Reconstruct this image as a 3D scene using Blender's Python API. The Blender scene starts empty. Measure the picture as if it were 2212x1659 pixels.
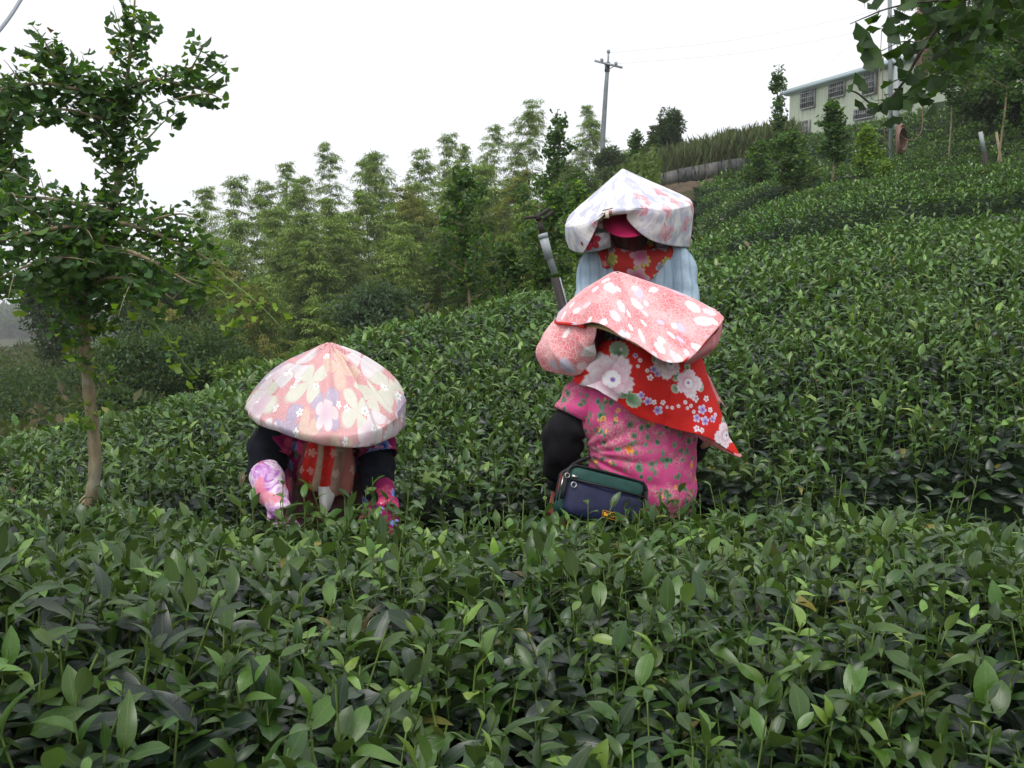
import bpy, bmesh, math, random
import numpy as np
from mathutils import Vector, Matrix, noise as mnoise
rng = np.random.default_rng(7)
random.seed(7)
SC = bpy.context.scene
COL = SC.collection
R = math.radians

# ------------------------------------------------------------------ camera
CAMZ = 1.5
FPX = 963.0                       # focal length in pixels for a 1024 px wide picture
PITCH = math.atan(64.0 / FPX)     # looks slightly down
cam_d = bpy.data.cameras.new('camera')
cam_d.sensor_width = 36.0
cam_d.lens = FPX / 1024.0 * 36.0
cam_d.clip_start = 0.05
cam_d.clip_end = 6000.0
cam = bpy.data.objects.new('camera', cam_d)
cam.location = (0, 0, CAMZ)
cam.rotation_euler = (math.pi / 2 - PITCH, 0, 0)
COL.objects.link(cam)
SC.camera = cam

# ------------------------------------------------------------------ world: overcast sky
SUN_EL, SUN_AZ = R(62), R(200)
world = bpy.data.worlds.new('World')
SC.world = world
world.use_nodes = True
wn = world.node_tree
for n in list(wn.nodes): wn.nodes.remove(n)
sky = wn.nodes.new('ShaderNodeTexSky'); sky.sky_type = 'NISHITA'; sky.sun_disc = False
sky.sun_elevation = SUN_EL; sky.sun_rotation = SUN_AZ
sky.dust_density = 6.0; sky.air_density = 1.0
hs = wn.nodes.new('ShaderNodeHueSaturation'); hs.inputs['Saturation'].default_value = 0.12
mx = wn.nodes.new('ShaderNodeMix'); mx.data_type = 'RGBA'; mx.inputs[0].default_value = 0.8
mx.inputs[7].default_value = (9.3, 9.5, 10.0, 1)      # the even white cloud layer
bg = wn.nodes.new('ShaderNodeBackground'); bg.inputs['Strength'].default_value = 0.112
wo = wn.nodes.new('ShaderNodeOutputWorld')
wn.links.new(sky.outputs[0], hs.inputs['Color'])
wn.links.new(hs.outputs[0], mx.inputs[6])
wn.links.new(mx.outputs[2], bg.inputs['Color'])
wn.links.new(bg.outputs[0], wo.inputs['Surface'])

sun_d = bpy.data.lights.new('sun', 'SUN')
sun_d.energy = 1.3; sun_d.angle = R(25); sun_d.color = (1.0, 0.97, 0.92)
sun = bpy.data.objects.new('sun', sun_d)
sun.rotation_euler = (math.pi / 2 - SUN_EL, 0, math.pi - SUN_AZ)
COL.objects.link(sun)
SC.view_settings.view_transform = 'Standard'
SC.view_settings.look = 'None'
SC.view_settings.gamma = 1.0
SC.view_settings.exposure = 0.27
SC.view_settings.use_curve_mapping = False
SC.cycles.use_denoising = True
SC.cycles.max_bounces = 6
SC.cycles.volume_bounces = 2
SC.cycles.diffuse_bounces = 3
SC.cycles.glossy_bounces = 2
SC.cycles.transmission_bounces = 3
SC.cycles.transparent_max_bounces = 6

# ------------------------------------------------------------------ helpers
S2 = 2212.0 / 1024.0
cp_, sp_ = math.cos(PITCH), math.sin(PITCH)
def W(px, py, d):
    """the place at distance d (along y) that the photograph shows at px, py of its 2212 px wide copy"""
    u = (px / S2 - 512.0) / FPX
    v = (384.0 - py / S2) / FPX
    x, y, z = u, cp_ + v * sp_, v * cp_ - sp_
    k = d / y
    return np.array([x * k, d, z * k + CAMZ])
def Wn(*a): return np.array([W(*p) for p in a])
def nrm(v):
    v = np.asarray(v, float)
    return v / np.maximum(np.linalg.norm(v, axis=-1, keepdims=True), 1e-9)
def proj(P):
    """world points -> pixel columns and rows of the 1024 picture"""
    P = np.atleast_2d(P); q = P - np.array([0, 0, CAMZ])
    f = q[:, 1] * cp_ - q[:, 2] * sp_
    up = q[:, 1] * sp_ + q[:, 2] * cp_
    return 512 + q[:, 0] / f * FPX, 384 - up / f * FPX, f

def meta(o, label=None, cat=None, group=None, kind=None):
    if label: o['label'] = label
    if cat: o['category'] = cat
    if group: o['group'] = group
    if kind: o['kind'] = kind
    return o
def root(name, loc, label, cat, group=None):
    o = bpy.data.objects.new(name, None); o.location = tuple(loc); o.empty_display_size = 0.1
    COL.objects.link(o)
    return meta(o, label, cat, group)
def put(name, me, parent=None, **k):
    o = bpy.data.objects.new(name, me)
    COL.objects.link(o)
    if parent is not None: o.parent = parent
    return meta(o, **k)
def ploc(parent):
    l = np.zeros(3)
    while parent is not None:
        l = l + np.array(parent.location); parent = parent.parent
    return l
def mesh(name, V, F, mat=None, col=None, uv=None, smooth=True, midx=None):
    V = np.asarray(V, np.float32).reshape(-1, 3)
    if isinstance(F, np.ndarray) and F.ndim == 2: Fs = [F]
    else:
        by = {}
        Fs = []
        for f in F:
            if isinstance(f, np.ndarray) and f.ndim == 2: Fs.append(f)
            else: by.setdefault(len(f), []).append(f)
        Fs += [np.array(v) for v in by.values()]
    loops = np.concatenate([f.ravel() for f in Fs]).astype(np.int32)
    tot = np.concatenate([np.full(len(f), f.shape[1]) for f in Fs]).astype(np.int32)
    st = np.concatenate([[0], np.cumsum(tot)[:-1]]).astype(np.int32)
    me = bpy.data.meshes.new(name)
    me.vertices.add(len(V)); me.vertices.foreach_set('co', V.ravel())
    me.loops.add(len(loops)); me.loops.foreach_set('vertex_index', loops)
    me.polygons.add(len(tot)); me.polygons.foreach_set('loop_start', st)
    me.polygons.foreach_set('loop_total', tot)
    if smooth: me.polygons.foreach_set('use_smooth', np.ones(len(tot), bool))
    if midx is not None: me.polygons.foreach_set('material_index', np.asarray(midx, np.int32))
    me.update(calc_edges=True)
    if uv is not None:
        l = me.uv_layers.new(name='UVMap')
        l.data.foreach_set('uv', np.asarray(uv, np.float32)[loops].ravel())
    if col is not None:
        a = me.color_attributes.new('col', 'FLOAT_COLOR', 'POINT')
        c = np.ones((len(V), 4), np.float32); c[:, :3] = col
        a.data.foreach_set('color', c.ravel())
    if mat is not None:
        for m in (mat if isinstance(mat, (list, tuple)) else [mat]): me.materials.append(m)
    return me
def part(name, V, F, mat, parent, **k):
    mk = {q: k.pop(q) for q in ('col', 'uv', 'smooth', 'midx') if q in k}
    V = np.asarray(V, float).reshape(-1, 3) - ploc(parent)
    return put(name, mesh(name, V, F, mat, **mk), parent, **k)

def join(*vf):
    Vs, Fs, n = [], [], 0
    for V, F in vf:
        V = np.asarray(V, float).reshape(-1, 3); Vs.append(V)
        for f in F: Fs.append(tuple(int(i) + n for i in f))
        n += len(V)
    return np.concatenate(Vs), Fs
def box(c, s, rot=None):
    c = np.asarray(c, float); s = np.asarray(s, float) / 2
    V = np.array([[x, y, z] for x in (-1, 1) for y in (-1, 1) for z in (-1, 1)], float) * s
    if rot is not None: V = V @ np.array(rot).T
    return V + c, [(0, 1, 3, 2), (4, 6, 7, 5), (0, 4, 5, 1), (2, 3, 7, 6), (0, 2, 6, 4), (1, 5, 7, 3)]
def crom(P, n):
    """Catmull-Rom through the rows of P (open)"""
    P = np.asarray(P, float)
    Q = np.concatenate([[2 * P[0] - P[1]], P, [2 * P[-1] - P[-2]]])
    t = np.linspace(0, len(P) - 1, n); i = np.minimum(t.astype(int), len(P) - 2); f = (t - i)
    f = f.reshape((-1,) + (1,) * (P.ndim - 1))
    a, b, c, d = Q[i], Q[i + 1], Q[i + 2], Q[i + 3]
    return .5 * (2 * b + (c - a) * f + (2 * a - 5 * b + 4 * c - d) * f ** 2 + (-a + 3 * b - 3 * c + d) * f ** 3)
def cromc(P, n):
    P = np.asarray(P, float); m = len(P)
    t = np.arange(n) * m / n; i = t.astype(int); f = (t - i).reshape((-1,) + (1,) * (P.ndim - 1))
    a, b, c, d = P[(i - 1) % m], P[i % m], P[(i + 1) % m], P[(i + 2) % m]
    return .5 * (2 * b + (c - a) * f + (2 * a - 5 * b + 4 * c - d) * f ** 2 + (-a + 3 * b - 3 * c + d) * f ** 3)
def grid_faces(nu, nv, closed):
    i = np.arange(nu - 1)[:, None]; j = np.arange(nv if closed else nv - 1)[None, :]
    a = i * nv + j; b = i * nv + (j + 1) % nv
    return np.stack([a, b, b + nv, a + nv], -1).reshape(-1, 4)
def loft(rings, nu, nv, closed=True, wr=None):
    """rings: list of point rows; returns grid points (nu, nv, 3)"""
    A = np.array([(cromc if closed else crom)(r, nv) for r in rings])
    G = crom(A, nu)
    if wr is not None:
        n = grid_normals(G, closed)
        s = np.linspace(0, 1, nu)[:, None]; t = np.linspace(0, 1, nv, endpoint=not closed)[None, :]
        G = G + n * wr(s, t, G)[..., None]
    return G
def grid_normals(G, closed):
    du = np.gradient(G, axis=0)
    if closed:
        dv = (np.roll(G, -1, 1) - np.roll(G, 1, 1))
    else: dv = np.gradient(G, axis=1)
    return nrm(np.cross(dv, du))
def grid_uv_len(G, closed=False):
    """uv in metres along and across the cloth"""
    nu, nv = G.shape[:2]
    dv = np.linalg.norm(np.diff(G, axis=1), axis=2); dv = np.concatenate([np.zeros((nu, 1)), np.cumsum(dv, 1)], 1)
    dv = dv - dv.mean(axis=1, keepdims=True)
    du = np.linalg.norm(np.diff(G, axis=0), axis=2); du = np.concatenate([np.zeros((1, nv)), np.cumsum(du, 0)], 0)
    return np.stack([dv, -du], -1).reshape(-1, 2)
def tube(P, r, n=8, cap=True):
    P = np.asarray(P, float); r = np.broadcast_to(np.asarray(r, float), (len(P),))
    T = nrm(np.gradient(P, axis=0))
    ref = np.array([0.0, 0, 1]) if abs(T[0][2]) < .9 else np.array([1.0, 0, 0])
    X = nrm(np.cross(T[0], ref)); V = []
    for i in range(len(P)):
        X = nrm(X - T[i] * np.dot(X, T[i])); Y = np.cross(T[i], X)
        a = np.arange(n) * 2 * math.pi / n
        V.append(P[i] + r[i] * (np.cos(a)[:, None] * X + np.sin(a)[:, None] * Y))
    V = np.concatenate(V); F = [tuple(f) for f in grid_faces(len(P), n, True)]
    if cap:
        F.append(tuple(range(n))[::-1]); F.append(tuple(range((len(P) - 1) * n, len(P) * n)))
    return V, F
def fnoise(P, s, seed=0, oct=3):
    """cheap smooth noise in -1..1 from summed sines with warped phases (vectorised)"""
    P = np.asarray(P, float); r = np.random.default_rng(1000 + seed); out = 0; a = 1; tot = 0
    for k in range(oct):
        for _ in range(3):
            d = r.normal(size=P.shape[-1]); d /= np.linalg.norm(d)
            e = r.normal(size=P.shape[-1]); e /= np.linalg.norm(e)
            ph = r.uniform(0, 6.28, 2)
            out = out + a * np.sin((P @ d) * s * 2.1 + ph[0] + 1.3 * np.sin((P @ e) * s * 1.3 + ph[1])); tot += a
        s *= 2.1; a *= .5
    return out / tot * 1.7

# ------------------------------------------------------------------ node helper
class G:
    def __init__(s, name, rough=0.8, spec=0.3):
        s.m = bpy.data.materials.new(name); s.m.use_nodes = True
        s.t = s.m.node_tree; s.n = s.t.nodes
        s.b = s.n['Principled BSDF']; s.b.inputs['Roughness'].default_value = rough
        s.b.inputs['Specular IOR Level'].default_value = spec
        s.out = s.n['Material Output']
    def new(s, t, **k):
        n = s.n.new(t)
        for a, v in k.items(): setattr(n, a, v)
        return n
    def link(s, v, sock):
        if isinstance(v, bpy.types.NodeSocket): s.t.links.new(v, sock)
        elif isinstance(v, (tuple, list)) and len(v) == 3 and sock.type == 'RGBA': sock.default_value = (*v, 1)
        else: sock.default_value = v
    def ma(s, op, a, b=None, c=None, clamp=False):
        n = s.new('ShaderNodeMath', operation=op, use_clamp=clamp)
        for i, v in enumerate((a, b, c)):
            if v is not None: s.link(v, n.inputs[i])
        return n.outputs[0]
    def vm(s, op, a, b=None, out=0, sc=None):
        n = s.new('ShaderNodeVectorMath', operation=op)
        s.link(a, n.inputs[0])
        if b is not None: s.link(b, n.inputs[1])
        if sc is not None: s.link(sc, n.inputs['Scale'])
        return n.outputs[out]
    def mix(s, f, a, b):
        n = s.new('ShaderNodeMix', data_type='RGBA'); s.link(f, n.inputs[0]); s.link(a, n.inputs[6]); s.link(b, n.inputs[7])
        return n.outputs[2]
    def mul(s, f, a, b):
        n = s.new('ShaderNodeMix', data_type='RGBA', blend_type='MULTIPLY'); s.link(f, n.inputs[0]); s.link(a, n.inputs[6]); s.link(b, n.inputs[7])
        return n.outputs[2]
    def step(s, v, lo, hi):
        n = s.new('ShaderNodeMapRange', interpolation_type='SMOOTHSTEP'); s.link(v, n.inputs[0])
        s.link(lo, n.inputs[1]); s.link(hi, n.inputs[2]); return n.outputs[0]
    def noise(s, vec=None, scale=5, det=3, rough=.5, dist=0, col=False, dim='3D'):
        n = s.new('ShaderNodeTexNoise', noise_dimensions=dim); n.inputs['Scale'].default_value = scale; n.inputs['Detail'].default_value = det
        n.inputs['Roughness'].default_value = rough; n.inputs['Distortion'].default_value = dist
        if vec is not None: s.link(vec, n.inputs['Vector'])
        return n.outputs['Color' if col else 'Fac']
    def voro(s, vec, scale, rand=1.0, feature='F1', dim='2D'):
        n = s.new('ShaderNodeTexVoronoi', feature=feature, voronoi_dimensions=dim); n.inputs['Scale'].default_value = scale
        n.inputs['Randomness'].default_value = rand; s.link(vec, n.inputs['Vector']); return n
    def ramp(s, f, stops, const=False):
        n = s.new('ShaderNodeValToRGB'); s.link(f, n.inputs[0]); e = n.color_ramp.elements
        if const: n.color_ramp.interpolation = 'CONSTANT'
        while len(e) < len(stops): e.new(.5)
        for i, (p, c) in enumerate(stops): e[i].position = p; e[i].color = (*c, 1)
        return n.outputs[0]
    def sep(s, v):
        n = s.new('ShaderNodeSeparateXYZ'); s.link(v, n.inputs[0]); return n.outputs
    def uv(s): return s.new('ShaderNodeTexCoord').outputs['UV']
    def obj(s): return s.new('ShaderNodeTexCoord').outputs['Object']
    def attr(s, name='col'):
        return s.new('ShaderNodeAttribute', attribute_name=name).outputs['Color']
    def bump(s, h, strength=.3, dist=.01):
        n = s.new('ShaderNodeBump'); n.inputs['Strength'].default_value = strength; n.inputs['Distance'].default_value = dist
        s.link(h, n.inputs['Height']); s.t.links.new(n.outputs[0], s.b.inputs['Normal']); return n.outputs[0]
    def done(s, color, rough=None):
        s.link(color, s.b.inputs['Base Color'])
        if rough is not None: s.link(rough, s.b.inputs['Roughness'])
        return s.m
    def translucent(s, color, fac):
        tr = s.new('ShaderNodeBsdfTranslucent'); s.link(color, tr.inputs[0])
        m = s.new('ShaderNodeMixShader'); m.inputs[0].default_value = fac
        s.t.links.new(s.b.outputs[0], m.inputs[1]); s.t.links.new(tr.outputs[0], m.inputs[2])
        s.t.links.new(m.outputs[0], s.out.inputs[0])
    def flowers(s, vec, scale, petals, size, rand=.9, pw=.6, dim='2D', base=.25, thin=None):
        """one flower per Voronoi cell: mask, radius (0..1 of the flower), cell value a, cell value b, angle wave"""
        v = s.voro(vec, scale, rand, dim=dim)
        loc = s.vm('SCALE', s.vm('SUBTRACT', vec, v.outputs['Position']), sc=scale)
        x, y, z = s.sep(loc); cr, cg, cb = s.sep(v.outputs['Color'])
        ang = s.ma('ADD', s.ma('ARCTAN2', y, x), s.ma('MULTIPLY', cr, 6.28))
        r = s.vm('LENGTH', loc, out=1)
        w = s.ma('POWER', s.ma('ABSOLUTE', s.ma('COSINE', s.ma('MULTIPLY', ang, petals / 2))), pw)
        lim = s.ma('MULTIPLY', s.ma('MULTIPLY_ADD', w, 1 - base, base), size)
        q = s.ma('DIVIDE', r, lim)
        mask = s.ma('SUBTRACT', 1, s.step(q, .93, 1.0))
        if thin is not None: mask = s.ma('MULTIPLY', mask, s.ma('LESS_THAN', cb, thin))
        return mask, q, cg, cb, s.ma('DIVIDE', r, size)
    def flower_at(s, uv, cx, cy, rad, petals, rot=0., pw=.5, base=.45, sy=1.):
        loc = s.vm('SUBTRACT', uv, (cx, cy, 0))
        if sy != 1: loc = s.vm('MULTIPLY', loc, (1, sy, 1))
        x, y, z = s.sep(loc); ang = s.ma('ADD', s.ma('ARCTAN2', y, x), rot)
        r = s.vm('LENGTH', loc, out=1)
        w = s.ma('POWER', s.ma('ABSOLUTE', s.ma('COSINE', s.ma('MULTIPLY', ang, petals / 2))), pw)
        lim = s.ma('MULTIPLY', s.ma('MULTIPLY_ADD', w, 1 - base, base), rad)
        q = s.ma('DIVIDE', r, lim)
        return s.ma('SUBTRACT', 1, s.step(q, .94, 1.0)), q, s.ma('DIVIDE', r, rad), ang

def flat(name, c, rough=.7, spec=.3, var=.15, scale=12, metal=0):
    g = G(name, rough, spec)
    n = g.noise(g.obj(), scale, 4)
    k = g.ramp(n, [(.25, tuple(v * (1 - var) for v in c)), (.75, tuple(min(1, v * (1 + var)) for v in c))])
    g.b.inputs['Metallic'].default_value = metal
    return g.done(k)

def fixn(o):
    bm = bmesh.new(); bm.from_mesh(o.data); bmesh.ops.recalc_face_normals(bm, faces=bm.faces); bm.to_mesh(o.data); bm.free(); return o
# ------------------------------------------------------------------ leaves
def leaf_template(nl, nw, width, arch, fold, wave=0., tip=.8, ovate=.45):
    """a leaf along +Y, unit length, nl segments long, nw (2 or 1) halves"""
    ys = np.linspace(0, 1, nl + 1); V = []; UV = []
    cols = [-1, 0, 1] if nw == 2 else [-1, -.5, 0, .5, 1] if nw == 4 else [-1, 1]
    for y in ys:
        w = width / 2 * (math.sin(math.pi * min(1, max(0, y)) ** (math.log(.5) / math.log(ovate))) ** tip) if 0 < y < 1 else 0.012
        for c in cols:
            x = c * w
            V.append((x, y * (1 - .25 * abs(arch) * y), arch * (y ** 2) * -1 + fold * abs(x) + wave * math.sin(y * 11 + c) * abs(c) * width))
            UV.append((c * .5 + .5, y))
    k = len(cols); F = [(i * k + j, i * k + j + 1, (i + 1) * k + j + 1, (i + 1) * k + j) for i in range(nl) for j in range(k - 1)]
    return np.array(V), np.array(F), np.array(UV)
TEA = [leaf_template(6, 2, .40, .25, .35, .03), leaf_template(6, 2, .36, .45, .45, .04), leaf_template(6, 2, .44, .10, .3, .05),
       leaf_template(6, 2, .34, .7, .5, .03), leaf_template(6, 2, .46, .3, .2, .06, .6, .55)]
TEA_MID = [leaf_template(3, 2, .40, .3, .4), leaf_template(3, 2, .36, .55, .45), leaf_template(3, 2, .46, .1, .3)]
TEA_FAR = [(np.array([(0, 0, 0), (.2, .5, .06), (0, 1, -.15), (-.2, .5, .06)]), np.array([(0, 1, 2, 3)]), np.array([(.5, 0), (1, .5), (.5, 1), (0, .5)]))]
def ginkgo_template(seg=6, r=1.0):
    """fan with a notch, petiole at the origin, blade along +Y"""
    V = [(0, .0, 0), (.02, .35, 0), (-.02, .35, 0)]; UV = [(.5, 0), (.5, .3), (.5, .3)]
    a = np.linspace(-62, 62, seg + 1)
    rim = []
    for i, t in enumerate(a):
        rr = .68 * (1 - .28 * (abs(t) < 6)) * (1 + .05 * (-1) ** i)
        rim.append((rr * math.sin(R(t)), .33 + rr * math.cos(R(t)) * .92, .10 * abs(math.sin(R(t))) - .16 * math.cos(R(t) * 2) + .03 * (-1) ** i))
    V += rim; UV += [(i / seg, 1) for i in range(seg + 1)]
    F = [(1, 3 + i + 1, 3 + i) for i in range(seg)]
    F.append((0, 1, 2))
    return np.array(V), np.array(F), np.array(UV)
GK = [ginkgo_template(8), ginkgo_template(6)]
GK_MID = [ginkgo_template(3)]
GK_FAR = [(np.array([(0, .1, 0), (.5, .85, .1), (0, 1, -.1), (-.5, .85, .1)]), np.array([(0, 1, 2, 3)]), np.array([(.5, 0), (1, 1), (.5, 1), (0, 1)]))]
def frames(D, N):
    Y = nrm(D); X = nrm(np.cross(Y, N)); Z = np.cross(X, Y)
    return np.stack([X, Y, Z], -1)          # columns
def bake(tmpls, T, D, N, L, C, WS=None):
    """T base points, D directions, N up hints, L lengths, C colours -> V, F list, uv, col"""
    Rm = frames(D, N); k = rng.integers(0, len(tmpls), len(T)); Vs, Fs, Us, Cs, n = [], [], [], [], 0
    for i, (tv, tf, tu) in enumerate(tmpls):
        s = k == i; m = int(s.sum())
        if not m: continue
        v = np.einsum('nij,kj->nki', Rm[s] * L[s][:, None, None], tv) + T[s][:, None, :]
        Vs.append(v.reshape(-1, 3))
        Fs.append((tf[None] + (np.arange(m) * len(tv))[:, None, None] + n).reshape(-1, tf.shape[1]))
        Us.append(np.tile(tu, (m, 1))); Cs.append(np.repeat(C[s], len(tv), 0)); n += m * len(tv)
    return np.concatenate(Vs), Fs, np.concatenate(Us), np.concatenate(Cs)

def leaf_mat(name, trans=.25, rough=.42, spec=.5, vein=.25, sheen=None):
    g = G(name, rough, spec)
    c = g.attr(); u, v, _ = g.sep(g.uv())
    mid = g.ma('SUBTRACT', 1, g.step(g.ma('ABSOLUTE', g.ma('SUBTRACT', u, .5)), .0, .07))
    side = g.ma('SINE', g.ma('MULTIPLY', g.ma('ADD', v, g.ma('MULTIPLY', g.ma('ABSOLUTE', g.ma('SUBTRACT', u, .5)), -.5)), 75))
    side = g.ma('MULTIPLY', g.step(side, .6, 1.), .35)
    f = g.ma('MULTIPLY', g.ma('MAXIMUM', mid, side), vein)
    nz = g.noise(g.obj(), 28, 3)
    c = g.mul(1, c, g.ramp(nz, [(.3, (.78, .8, .78)), (.7, (1.15, 1.12, 1.1))]))
    lite = g.mix(.5, c, (.25, .33, .10))
    c = g.mix(f, c, lite)
    back = g.new('ShaderNodeNewGeometry').outputs['Backfacing']
    c2 = g.mix(g.ma('MULTIPLY', back, .35), c, (.16, .22, .10))
    g.done(c2); g.link(g.ma('MULTIPLY_ADD', back, .25, rough), g.b.inputs['Roughness'])
    g.bump(f, .25, .002)
    g.translucent(g.mul(1, c2, (1.5, 1.7, .5)), trans)
    return g.m
def gk_mat(name, trans=.3):
    g = G(name, .55, .4)
    c = g.attr(); u, v, _ = g.sep(g.uv())
    rib = g.ma('MULTIPLY', g.ma('SINE', g.ma('MULTIPLY', u, 90)), .12)
    c = g.mul(1, c, g.ramp(g.ma('ADD', rib, g.noise(g.obj(), 20, 2)), [(.2, (.8, .8, .8)), (.8, (1.2, 1.15, 1.1))]))
    g.done(c); g.translucent(g.mul(1, c, (1.5, 1.6, .5)), trans)
    return g.m
M_TEA = leaf_mat('tea_leaf', .15, .34, .52)
M_GK = gk_mat('ginkgo_leaf', .42)
M_FOL = leaf_mat('foliage', .25, .6, .3, .1)
def bark(name, c, s=30):
    g = G(name, .85, .2)
    o = g.obj(); st = g.vm('MULTIPLY', o, (1, 1, .25))
    a = g.noise(st, s, 5, .65); b = g.noise(o, s * .3, 3)
    k = g.ramp(a, [(.3, tuple(v * .45 for v in c)), (.55, c), (.8, tuple(min(1, v * 1.5) for v in c))])
    k = g.mix(g.ma('MULTIPLY', g.step(b, .5, .75), .7), k, (.30, .30, .22))
    g.bump(a, .6, .01)
    return g.done(k)
M_BARK = bark('ginkgo_bark', (.29, .235, .145))
M_STEM = flat('green_stem', (.13, .20, .045), .5, .4, .3, 40)
# ------------------------------------------------------------------ terrain: height of the tea canopy / ground
CP = [(-300, 1300, 1.35), (300, 1350, 1.35), (1100, 1640, 1.35), (2300, 1400, 1.6), (1100, 1130, 3.1), (2200, 1165, 3.0), (0, 1160, 3.2), (190, 1160, 3.15), (560, 1112, 3.12), (850, 1112, 3.12), (1250, 1118, 3.1), (1450, 1118, 3.1),
      (1000, 1000, 3.95), (600, 1010, 3.95), (200, 1070, 3.95), (0, 1050, 4.2), (250, 872, 6.3), (100, 918, 6.3), (0, 925, 7.0),
      (500, 822, 6.7), (380, 852, 6.5), (600, 758, 7.2), (800, 702, 7.8), (1000, 652, 8.2), (1150, 625, 8.6), (450, 850, 5.6), (800, 850, 5.2), (1050, 850, 5.0),
      (1600, 990, 4.0), (2150, 1040, 3.6), (2200, 890, 4.0), (2200, 700, 5.0), (2200, 550, 6.5), (2200, 470, 8.5), (1900, 500, 8.5),
      (1700, 548, 8.2), (1500, 560, 8.5), (1600, 800, 5.0), (1900, 700, 5.7), (1550, 660, 6.5), (1350, 600, 8.7),
      (1500, 520, 11.5), (1560, 450, 17), (1700, 455, 14), (1840, 440, 15), (2000, 420, 14), (2200, 340, 15.5), (1928, 340, 21), (2200, 240, 23),
      (2120, 370, 16), (2060, 212, 34), (1900, 262, 36), (2200, 110, 38), (1740, 310, 38), (1500, 428, 21), (1500, 405, 25), (1500, 392, 28), (1420, 415, 23), (1600, 420, 21), (1610, 385, 26), (1600, 362, 31),
      (1650, 318, 40), (1450, 350, 38), (1350, 400, 25), (1280, 400, 30)]
C3 = [tuple(W(*p)) for p in CP]
def add3(x, y, z): C3.append((x, y, z + CAMZ))
for x, y, z in [(-5, 2, -.7), (-3, 1, -.66), (4, 1.2, -.62), (7, 3, -.1), (12, 6, 1.9), (20, 12, 4.6), (30, 30, 10), (22, 40, 11), (0, .2, -.62), (6, .2, -.4), (-8, 5, -1.),
                (-3.4, 9.5, -1.9), (-1.2, 11.0, -1.7), (.6, 12.5, -1.0), (-8, 10, -1.9), (-3, 16, -3.4), (1.2, 17, -1.6), (-10, 20, -2.9), (-6, 30, -4.2), (0, 28, -2.6), (4, 30, 1.4),
                (-20, 40, -2.6), (-10, 45, -3.6), (3, 45, 1.0), (12, 48, 8.5), (24, 55, 14), (-30, 60, -1.6), (-14, 14, -2.2), (-24, 24, -2.2), (-45, 45, -2.5), (10, 60, 9)]:
    add3(x, y, z)
C3 = np.array(C3)
def _tps(r): return np.where(r > 1e-9, r * r * np.log(np.maximum(r, 1e-9)), 0)
def _warp(x, y): return np.stack([x / (3 + np.abs(y) * .35), np.log(3 + np.maximum(y, -1))*2.4], -1)   # even spacing of the control points
_c = _warp(C3[:, 0], C3[:, 1]); _n = len(_c)
_A = np.zeros((_n + 3, _n + 3)); _A[:_n, :_n] = _tps(np.linalg.norm(_c[:, None] - _c[None], axis=2)) + np.eye(_n) * .004
_A[:_n, _n] = 1; _A[:_n, _n + 1:] = _c; _A[_n, :_n] = 1; _A[_n + 1:, :_n] = _c.T
_scale = 1 + .12 * C3[:, 1]
_w = np.linalg.solve(_A, np.concatenate([(C3[:, 2] - CAMZ) / _scale, [0, 0, 0]]))
def base_h(x, y):
    x = np.asarray(x, float); y = np.asarray(y, float); sh = np.broadcast(x, y).shape
    x = np.broadcast_to(x, sh).ravel(); y = np.broadcast_to(y, sh).ravel(); out = np.empty(len(x))
    for i in range(0, len(x), 60000):
        q = _warp(np.clip(x[i:i+60000], -60, 45), np.clip(y[i:i+60000], -1, 60))
        K = _tps(np.linalg.norm(q[:, None] - _c[None], axis=2))
        out[i:i+60000] = K @ _w[:_n] + _w[_n] + q @ _w[_n + 1:]
    return (out * (1 + .12 * np.clip(y, -1, 60)) + CAMZ).reshape(sh)
def furrow_y(x): return 3.50 + .03 * np.sin(x * 1.7) - .012 * x + .035 * np.sin(x * 4.3 + 1) + .02 * np.sin(x * 9.1)
def in_tea(x, y):
    """True inside the tea field"""
    bx = np.array([-99, -5.5, -3.9, -2.6, -1.5, -.6, .3, 1.2, 2.1, 3.0, 4.6, 7.0, 10.5, 99])
    by = np.array([8.6, 8.6, 7.3, 7.0, 7.9, 8.8, 9.4, 10.4, 12.0, 16.0, 24., 31., 37., 39.])
    return (y < np.interp(x, bx, by)) & (x > -9)
def canopy(x, y):
    x = np.asarray(x, float); y = np.asarray(y, float)
    h = base_h(x, y)
    f = (y - furrow_y(x)) / .22
    h = h - .58 * np.exp(-np.abs(f) ** 4)
    for k in range(14):                                  # the paths between the rows further up
        yk = 9.3 + 1.75 * k
        s = np.clip((x - .3) / 2, 0, 1)
        yy = y - yk - .25 * (x - 4) * .35 - .15 * np.sin(x * .8 + k)
        h = h - .22 * s * np.exp(-np.abs(yy / .3) ** 4)
    h = h - np.interp(y, [2, 3.4, 4.2, 6, 9, 12], [.02, .01, .05, .06, .06, 0.]) - .08 * np.clip((y - 4.8) / 1.5, 0, 1) * np.clip((10 - y) / 1.5, 0, 1) * np.clip((1.5 - x) / 2, 0, 1)
    h = h + .045 * fnoise(np.stack([x, y], -1), 1.6, 3, 2)
    return h
def ground_h(x, y):
    """the soil: 0.8 m below the canopy in the tea field, elsewhere the land itself, far hills beyond"""
    x = np.asarray(x, float); y = np.asarray(y, float)
    t = in_tea(x, y)
    h = base_h(x, y) - np.where(t, .82, .25)
    r = np.sqrt(x * x + y * y)
    far = np.clip((r - 55) / 150, 0, 1)
    hills = CAMZ - 6 + 9 * np.clip((r - 300) / 900, 0, 1) + 7 * np.clip((r - 250) / 500, 0, 1) * (1 + fnoise(np.stack([x, y], -1), .006, 9, 3))
    up = 12 * np.clip(x / 60, 0, 1)
    return h * (1 - far) + (hills + up) * far

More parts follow.
